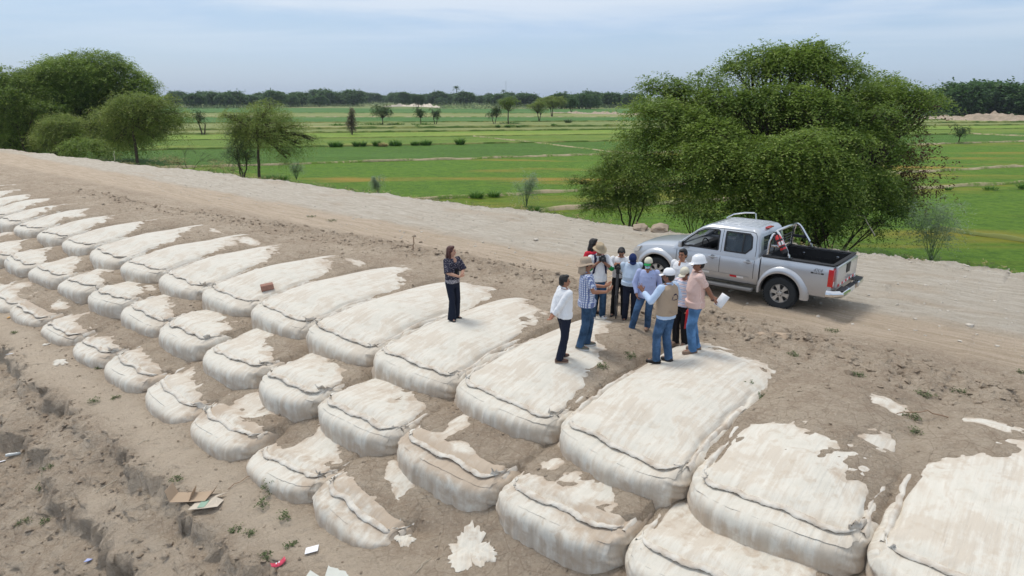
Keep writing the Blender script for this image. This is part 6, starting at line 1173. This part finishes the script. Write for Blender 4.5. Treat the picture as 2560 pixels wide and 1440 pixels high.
tx_, ty_, tz_ = p; gz_t = gz(tx_, ty_); tr = empty('tripod', (tx_, ty_, gz_t), 0, label='closed black tripod standing before the man bent over his camera', cat='tripod'); Ht = tz_-gz_t-.055
bm = bmnew(); bm_tube(bm, [(0, 0, 0), (0, 0, Ht-.05)], .012, 8); fin(bm, 'centre_column', CAMB, tr)
for i in range(3): a = i*2.09+.4; bm = bmnew(); bm_tube(bm, [(.025*math.cos(a), .025*math.sin(a), Ht-.10), (.028*math.cos(a), .028*math.sin(a), Ht*.48)], .011, 8); bm_tube(bm, [(.040*math.cos(a), .040*math.sin(a), Ht*.48), (.02*math.cos(a), .02*math.sin(a), Ht*.05)], .008, 8); fin(bm, 'leg', plain('tripod tube', (.10, .10, .11), .35) if i == 0 else bpy.data.materials['tripod tube'], tr)
bm = bmnew(); bm_box(bm, (0, 0, Ht-.04), (.07, .07, .09), bev=.01); fin(bm, 'head', CAMB, tr); bm = bmnew(); bm_tube(bm, [(0, 0, Ht-.04), (.13, -.10, Ht-.12)], .007, 6); bm_tube(bm, [(.13, -.10, Ht-.12), (.21, -.16, Ht-.17)], .014, 8); fin(bm, 'pan_handle', CAMB, tr)
# ================================================================ weeds, litter, clods, stones
def gs(x, y): s, d = sd(x, y); return float(ground(np.array([s]), np.array([d]))[0])
def at_g(px, py):
    z = -1.8 if py > 1150 or px < 500 and py > 900 else 0.
    for _ in range(6): x, y = at(px, py, z); z = gs(x, y)
    return x, y, z
def weed(px, py, wpx, hpx, label, seed, mat='weed', tall=.5, n=None, name='weed', cat='weed', grp='small green weeds on the bare earth'):
    x, y, z = at_g(px, py); m_ = math.hypot(x, y, CAMZ)/FPX; W = max(wpx*m_/2*.72, .05); H = max(hpx*m_*tall*.8, .035); g = np.random.default_rng(seed); n = n or int(14+W*75)
    root = empty(name, (x, y, z), 0, label=label, cat=cat, group=grp)
    a = g.random(n)*6.3; r = W*g.random(n)**.7; P = np.stack([np.cos(a)*r*.7, np.sin(a)*r*.7, H*(.15+.75*g.random(n))*(1-.5*(r/W)**2)], 1); D = np.stack([np.cos(a), np.sin(a), .5+0*a], 1)+g.normal(0, .4, (n, 3)); D /= np.linalg.norm(D, axis=1)[:, None]
    V, F, t1, t2 = sprays(P, D, .08, 5, (.040, .020), g, .6); link('leaves', fastmesh('leaves', V, F, False, attrs={'tint': t1, 'tint2': t2}), LM[mat], root)
    paths = [branch((0, 0, -.03), P[i], .004, .002, g, .15, 5) for i in range(0, n, 4)]; V, F = tubes(paths, 4); link('stems', fastmesh('stems', V, F), LM[mat], root)
W_ = [(238,1003,34,22,'spreading weed on the bare slope below the lowest tier, leftmost of the larger ones'),(440,1200,34,16,'flat weed between the lowest tier and the cardboard pieces'),(672,1230,46,60,'tall leafy weed at the foot of a lowest tier sandbag'),(655,1265,38,34,'bushy weed just below the tall leafy one'),(710,1300,36,42,'bushy weed standing alone right of the tall leafy one'),(590,1327,30,14,'low weed with thin leaves near the bottom, left one of two'),(622,1336,18,10,'tiny weed beside the low thin leaved one'),(728,1362,22,14,'small weed above the white paper'),(670,1387,24,10,'small weed above the red litter'),(60,1307,28,14,'small weed low on the gully slope at far left'),(115,1306,20,10,'tiny weed right of the one at far left low on the gully slope'),(130,1225,24,18,'small weed half way up the gully slope'),(35,833,14,10,'tiny weed at the left border below the lowest tier'),(250,920,14,10,'tiny weed at the foot of a lowest tier sandbag near the left'),(1506,916,28,18,'small weed on the mud below the group of people, left one of two'),(1572,889,40,14,'small weed on the mud below the group of people, right one of two'),(2275,1044,44,18,'green weed on the mud flat at right, upper one of two'),(2290,1086,34,22,'greyish weed on the mud flat at right, lower one of two'),(2145,938,34,16,'green weed on the clod line at right of the truck'),(1865,956,36,14,'dry greenish weed on the mud right of the bulging bag'),(1982,887,28,8,'small weed by the clod line below the truck tail'),(2080,828,44,12,'flat weed on the track below the truck tail'),(780,542,34,6,'flat grass patch on the track far left of the people, left one of two'),(830,552,44,7,'flat grass patch on the track far left of the people, right one of two'),(2555,932,20,14,'weed at the right border beside the clod line'),(290,985+10,10,8,'tiny seedling left of the lowest tier'),(545,1060,12,8,'seedling below the lowest tier in the middle left'),(1905,985,20,8,'pair of dry leaves on the mud right of the bulging bag'),(2310,985,50,10,'thin green patch on the clods at right, left one of two'),(2400,985,60,14,'thin green patch on the clods at right, right one of two'),(100,1180+40,30,14,'weed patch beneath the scarp at left')]
for i, (px, py, wp, hp, lb) in enumerate(W_): weed(px, py, wp, hp, lb, 300+i, tall=.9 if hp > 30 else .6)
reed(690, 447, 60, 14, 'low green grass at the foot of the weeping tree', None, 340, n=260, bend=1.2, name='grass_tuft', cat='grass tuft')
# litter
CARD = plain('cardboard', (.42, .32, .23), .9, .1, var=.12, scale=5); CARDL = plain('pale cardboard', (.56, .49, .40), .9, .1, var=.1, scale=5); PGREEN = plain('faded green print', (.28, .40, .31), .9); 
def panel(name, px, py, pts, mat, rz, th=.006, parent=None, dz=.01, **k):
    x, y, z = at_g(px, py); bm = bmnew(); vs = [bm.verts.new(p) for p in pts]
    for f in k.pop('faces', [tuple(range(len(pts)))]): bm.faces.new([vs[i] for i in f])
    o = fin(bm, name, mat, parent, False, recalc=False, **k); md = o.modifiers.new('s', 'SOLIDIFY'); md.thickness = th
    if parent is None: o.location = (x, y, z+dz); o.rotation_euler = (R(-9), 0, rz)
    return o
panel('cardboard_box', 482, 1247, [(-.30,-.16,.02),(.26,-.20,.03),(.30,.10,.06),(-.28,.16,.05),(-.36,.18,.22),(-.38,-.12,.19),(.36,.12,.16),(.34,-.10,.13),(.0,-.18,.02),(.0,.13,.05),(.03,.12,.18),(.03,-.10,.14)], CARD, .1, faces=[(0,8,9,3),(8,1,2,9),(0,3,4,5),(1,7,6,2),(8,9,10,11)], label='brown cardboard box torn open, lying on the slope left of the pale cardboard', cat='cardboard')
o = panel('cardboard_sheet', 514, 1262, [(-.20,-.20,.01),(.06,-.24,.04),(.24,-.18,.03),(.28,.02,.05),(.16,.03,.10),(.30,.16,.12),(.05,.16,.05),(-.14,.14,.04)], CARDL, .1, label='pale flattened cardboard with a green print, right of the brown torn box', cat='cardboard')
q = panel('green_print', 514, 1262, [(-.06,-.20,.035),(.05,-.21,.042),(.06,.04,.052),(-.06,.06,.052)], PGREEN, .1, .002, parent=o); q.location = (0, 0, .004)
panel('paper_sheet', 779, 1378, [(-.10,-.06,.0),(.08,-.08,.02),(.11,.08,.03),(-.07,.10,.01)], PAPER, .35, label='square white sheet of paper lying on the earth near the bottom', cat='paper')
panel('flat_board', 815, 1436, [(-.32,-.26,.0),(.30,-.30,.01),(.34,.18,.03),(.02,.16,.045),(.0,-.2,.04),(-.22,.10,.02)], plain('pale grey board', (.56, .57, .52), .7), .15, label='grey white crumpled board at the bottom border', cat='board')
o = curled('red_wrapper', (0, 0, .05), (.8, .6, .1), (-.5, .8, .1), .20, .085, .05, plain('pink red plastic', (.62, .06, .11), .35), .003, label='curved red plastic scrap with white marks near the bottom', cat='plastic scrap'); x, y, z = at_g(697, 1416); o.location = (x, y, z)
bm = bmnew(); [bm_box(bm, (.8*t*.19, .6*t*.19, .05-.015+.0+.05*(.3-4*t*t)*-1*-1+.017), (.018, .03, .004)) for t in (-.35, -.15, .05)]; q = fin(bm, 'white_mark', TAPE_W, o, False)
panel('blue_wrapper', 220, 1404, [(-.06,-.02,0),(.03,-.04,.02),(.07,.02,.02),(-.02,.04,.03)], plain('blue foil', (.22, .28, .55), .35), .2, label='small blue wrapper on the gully slope at the bottom left', cat='wrapper')
panel('paper_scrap', 5, 1156, [(-.08,-.03,0),(.07,-.02,.03),(.08,.04,.03),(-.05,.03,.01)], PAPER, .2, label='white paper scrap at the left border on the gully slope', cat='paper')
panel('paper_scrap', 24, 882, [(-.09,-.03,0),(.06,-.04,.02),(.10,.02,.03),(-.03,.04,.01)], PAPER, .2, label='white paper scrap on the slope at the left border below the lowest tier', cat='paper')
panel('wood_piece', 28, 795, [(-.10,-.04,0),(.10,.0,.04),(.10,.05,.05),(-.08,.02,.03)], plain('orange wood', (.62, .36, .12), .7), .3, .02, label='orange yellow chip beside a lowest tier sandbag at the left border', cat='wood chip')
# plastic bottle
x, y, z = at_g(34, 1131); bo_ = empty('plastic_bottle', (x, y, z+.035), .5, label='clear crushed plastic bottle on the gully slope at far left', cat='bottle'); bm = bmnew(); bm_lathe(bm, [(0, -.15), (.034, -.145), (.036, -.05), (.031, 0), (.035, .05), (.03, .10), (.013, .135), (.013, .155), (0, .155)], 'Y', 16)
fin(bm, 'bottle_body', plain('clear plastic', (.52, .54, .53), .15, .6), bo_); bm = bmnew(); bm_lathe(bm, [(0, .175), (.015, .175), (.015, .155), (0, .155)], 'Y', 12); fin(bm, 'cap', TAPE_W, bo_); bo_.rotation_euler = (0, .05, -1.2)
# brick on the bags
BR = plain('brick', (.34, .19, .145), .9, .1, var=.25, scale=12, bump=.5); x, y = at(669, 722, .02); bm = bmnew(); bm_box(bm, (0, 0, .075), (.30, .155, .14), bev=.008)
for ix in (-.09, 0, .09):
    for iz in (.05, .10): bm_box(bm, (ix, -.0785, iz), (.06, .004, .03))
o = fin(bm, 'brick', BR, None, label='single reddish brick lying on top between two top tier sandbags', cat='brick'); o.location = (x, y, .0); o.rotation_euler = (.12, -.1, .45)
# scraps of buried cloth
def scrap(px, py, rx, ry, rot, seed, label, lift=.022):
    x, y, z = at_g(px, py); g = np.random.default_rng(seed); nr, nt_ = 14, 72; V = []; t = np.arange(nt_)*2*math.pi/nt_
    rad = 1+.34*vn(np.cos(t)*1.6+seed, np.sin(t)*1.6, seed=seed)+.26*vn(np.cos(t)*4.5, np.sin(t)*4.5+seed, seed=seed+1)+.16*vn(np.cos(t)*12, np.sin(t)*12+seed, seed=seed+2)
    for i in range(nr):
        q = i/(nr-1); lx = np.cos(t)*rad*rx*q; ly = np.sin(t)*rad*ry*q; X = x+lx*math.cos(rot)-ly*math.sin(rot); Y = y+lx*math.sin(rot)+ly*math.cos(rot); s, d = sd(X, Y)
        Z = ground(s, d)*.0+ (lambda zz: zz)(ground(s, d))+lift*(1-.9*q**6)+.010*np.abs(vn(X*9, Y*9, seed=seed)); V.append(np.stack([X-x, Y-y, Z-z], -1))
    V = np.concatenate(V); i, j = np.meshgrid(np.arange(nt_), np.arange(nr-1)); F = np.stack([j*nt_+i, j*nt_+(i+1) % nt_, (j+1)*nt_+(i+1) % nt_, (j+1)*nt_+i], -1).reshape(-1, 4)
    o = link('cloth_scrap', fastmesh('cloth_scrap', V, F, uv=V[:, :2], attrs={'dust': np.full(len(V), .25)}), CLOTH, None, label=label, cat='torn cloth', group='bare patches of buried sandbag cloth'); o.location = (x, y, z); return o
scrap(1172, 1378, .28, .34, .3, 401, 'ragged white patch of buried bag cloth low on the slope near the bottom')
scrap(1205, 1385, .13, .2, .9, 402, 'small ragged cloth flap touching the right side of the larger buried patch')
scrap(150, 905, .22, .12, -.5, 403, 'white cloth patch on the slope between the lowest tier and the gully')
scrap(115, 862, .10, .06, 0, 404, 'tiny white cloth scrap below the lowest tier at left')
scrap(1005, 1345, .14, .22, .5, 405, 'shredded cloth rag at the right end of the last lowest tier bag')
# wooden stakes and sticks
STK = plain('dry wood', (.30, .20, .13), .9, var=.3, scale=20); STKL = plain('bleached stick', (.50, .44, .34), .9, var=.2)
def stick(name, px, py, L_, ang, tilt, r, mat, label, cat='stick', bend=.1, grp=None):
    x, y, z = at_g(px, py) if name != 'branch' or py > 700 else (*at(px, py, -.2), -.2); d = Vector((math.cos(ang)*math.cos(tilt), math.sin(ang)*math.cos(tilt), math.sin(tilt))); g = np.random.default_rng(int(px)); P, rr = branch((0, 0, .01), tuple(d*L_), r, r*.6, g, bend, 8); V, F = tubes([(P, rr)], 6); o = link(name, fastmesh(name, V, F), mat, None, label=label, cat=cat, group=grp); o.location = (x, y, z)
stick('wooden_stake', 1033, 627, .38, 0, R(85), .022, STK, 'short wooden stake upright in the clods beyond the woman', 'stake', 0)
stick('stick', 322, 1107+22, .55, .9, .1, .008, STKL, 'pale stick leaning down the scarp at left')
stick('stick', 242, 1238, .5, .9, .15, .008, STKL, 'pale stick lying on the gully slope'); stick('stick', 150, 1440-30, .6, 1.1, .05, .007, STK, 'thin dark stick at the bottom left corner'); stick('stick', 1040, 1432, .35, 1.0, .05, .006, STKL, 'straw coloured stick near the bottom below the buried cloth patch')
stick('stick', 570, 1225, .8, .75, .03, .006, STK, 'long thin twig running from the cardboard towards the sandbag'); stick('stick', 2370, 1045, .7, 3.0, .03, .01, STK, 'grey stick poking from the cloth at right')
stick('branch', 2187, 590, 1.3, 2.2, .5, .022, STKL, 'bleached bent branch sticking up at the road edge right of the brush thicket', 'branch', .25)
stick('branch', 287, 403, .8, 1.9, 1.2, .022, STKL, 'white curved branch at the road edge under the umbrella shaped tree', 'branch', .3)
# stones and clods that can be told apart
def rock(px, py, r, mat, label, seed, name='stone', cat='stone', sq=.6, grp=None):
    x, y, z = at_g(px, py); bm = bmnew(); bmesh.ops.create_icosphere(bm, subdivisions=3, radius=1)
    for v in bm.verts: c = np.array(v.co); k = 1+.35*vn([c[0]*1.6+seed], [c[1]*1.6], [c[2]*1.6])[0]+.12*vn([c[0]*5], [c[1]*5+seed], [c[2]*5])[0]; v.co = Vector((c[0]*r*k*1.2, c[1]*r*k, c[2]*r*k*sq))
    o = fin(bm, name, mat, None, True, 40, label=label, cat=cat, group=grp); o.location = (x, y, z+r*sq*.35); o.rotation_euler = (0, 0, seed)
CLODM = plain('mud clod', (.44, .34, .25), .95, .1, var=.3, scale=5, bump=.8); STW = plain('white stone', (.56, .51, .44), .9, .1, var=.15, scale=9)
rock(1950, 845, .15, CLODM, 'large cracked mud clod on the clod line below the truck', 1, 'mud_clod', 'mud clod'); rock(2423, 815, .07, STW, 'single white stone on the track at right', 2)
rock(1905, 838, .09, CLODM, 'medium mud clod left of the large cracked one', 3, 'mud_clod', 'mud clod'); rock(1340, 505+95, .08, STW, 'pale stone on the road left of the truck', 4)
rock(2052, 612, .30, SPOIL, 'heap of dry earth at the road edge behind the truck bed', 5, 'earth_heap', 'earth heap', .7)
bank('earth_heap', [(0,0),(1,1)], 0, 0, SPOIL, '', '', 0) if False else None
for i, (px, py, r) in enumerate([(1600,574,.32),(1650,577,.42),(1695,579,.36),(800,461,.35),(835,466,.28)]): rock(px, py, r*.8, SPOIL if i < 3 else STW, ['tan earth heap at the road edge left of the truck, first','tan earth heap at the road edge left of the truck, second','tan earth heap at the road edge left of the truck, third, nearest the truck','white rubble heap at the road edge right of the weeping tree','small white rubble heap beside the larger one at the road edge'][i], 20+i, 'earth_heap', 'earth heap', .55)
# ---- stuff: clods, gravel and edge vegetation nobody could count
def clods(name, S, Dd, rad, mat, label, cat, seed, sink=.3):
    g = np.random.default_rng(seed); bm = bmesh.new(); bmesh.ops.create_icosphere(bm, subdivisions=1, radius=1); B = np.array([v.co for v in bm.verts]); T = np.array([[v.index for v in f.verts] for f in bm.faces]); bm.free(); n = len(S); nb_ = len(B)
    X, Y = xy(S, Dd); Z = ground(S, Dd); k = 1+.35*g.normal(0, 1, (n, nb_, 1)).clip(-1.2, 1.2); a = g.random(n)*6.3; sc = rad[:, None, None]*np.stack([.8+.7*g.random(n), .7+.5*g.random(n), .45+.4*g.random(n)], 1)[:, None, :]
    Q = B[None]*k*sc; c, s_ = np.cos(a)[:, None], np.sin(a)[:, None]; Q = np.stack([Q[..., 0]*c-Q[..., 1]*s_, Q[..., 0]*s_+Q[..., 1]*c, Q[..., 2]], -1)+np.stack([X, Y, Z+rad*(.45-sink)], 1)[:, None]
    F = (T[None]+(np.arange(n)*nb_)[:, None, None]).reshape(-1, 3); link(name, fastmesh(name, Q.reshape(-1, 3), F, False), mat, None, kind='stuff', label=label, cat=cat)
g = np.random.default_rng(77)
n = 3800; s_ = -38+41*g.random(n)**.8; rc = 13.0-.6*sst(-6, 2, s_)+.9*np.exp(-((s_+14)/6)**2)-1.0*sst(-22, -30, s_); d_ = rc+g.normal(0, .55, n)
clods('mud_clods', s_, d_, (.012+.055*g.random(n)**5), MUD, 'line of loose dry mud clods along the near side of the road', 'mud clods', 501)
n = 3600; s_ = -24+22*g.random(n); d_ = scarp_d(s_)-3.0*g.random(n)**1.2+.15; clods('slope_clods', s_, d_, (.010+.045*g.random(n)**5), MUD, 'crumbled clods on the eroded gully slope', 'mud clods', 502)
n = 6500; s_ = -26+29*g.random(n); d_ = 4.2+8.5*g.random(n)
i1, u1, dk1 = bag_uv(1, s_); i2, u2, dk2 = bag_uv(2, s_); i3, u3, dk3 = bag_uv(3, s_); v1, v2, v3 = d_-dk1, d_-dk2, d_-dk3
k_ = np.where(v1 > .0, 1, np.where(v2 > 0, 2, np.where((v3 > 0) & (s_ < -6.6), 3, 0))); cv = np.select([k_ == 1, k_ == 2, k_ == 3], [cover(1, i1, u1, v1, s_, d_), cover(2, i2, u2, v2, s_, d_), cover(3, i3, u3, v3, s_, d_)], 1.)
vv_ = np.select([k_ == 1, k_ == 2, k_ == 3], [v1, v2, v3], 1.); ok = (cv > .25) & (vv_ > .5); clods('scattered_clods', s_[ok], d_[ok], (.006+.026*g.random(ok.sum())**4), MUD, 'small loose crumbs of mud scattered between the sandbags', 'mud clods', 503)
n = 5200; s_ = -45+48*g.random(n)**.75; d_ = np.where(g.random(n) < .45, edge_d(s_)-.1+g.normal(0, .25, n), 15+6.4*g.random(n)); clods('road_gravel', s_, d_, (.008+.035*g.random(n)**5), STW, 'pale gravel on the road and along its far edge', 'gravel', 504)
def edge_grass(name, s0, s1, n, mat, h, seed, off=(.1, .9), label='', lf=(.10, .03)):
    g = np.random.default_rng(seed); s = s0+(s1-s0)*g.random(n); keep = fbm(s*.9, s*0, o=3, seed=seed) > -.12; s = s[keep]; d = edge_d(s)+off[0]+(off[1]-off[0])*g.random(len(s)); X, Y = xy(s, d); P = np.stack([X, Y, ground(s, d)+h*.4*g.random(len(s))], 1); D = g.normal(0, .5, P.shape)+[0, 0, .8]; D /= np.linalg.norm(D, axis=1)[:, None]
    V, F, t1, t2 = sprays(P, D, h, 7, lf, g, .6); link(name, fastmesh(name, V, F, False, attrs={'tint': t1, 'tint2': t2}), LM[mat], None, kind='stuff', label=label, cat='grass')
edge_grass('verge_grass', -60, 6, 4200, 'weed', .26, 601, (.1, 1.2), 'low green weeds growing along the far edge of the road'); edge_grass('verge_straw', -55, 6, 1500, 'straw', .22, 602, (.0, .9), 'dry straw coloured grass along the far edge of the road')
edge_grass('bank_grass', -70, 10, 9000, 'reed', .38, 603, (1.0, 3.2), 'green grass on the far bank of the dike', (.16, .035))
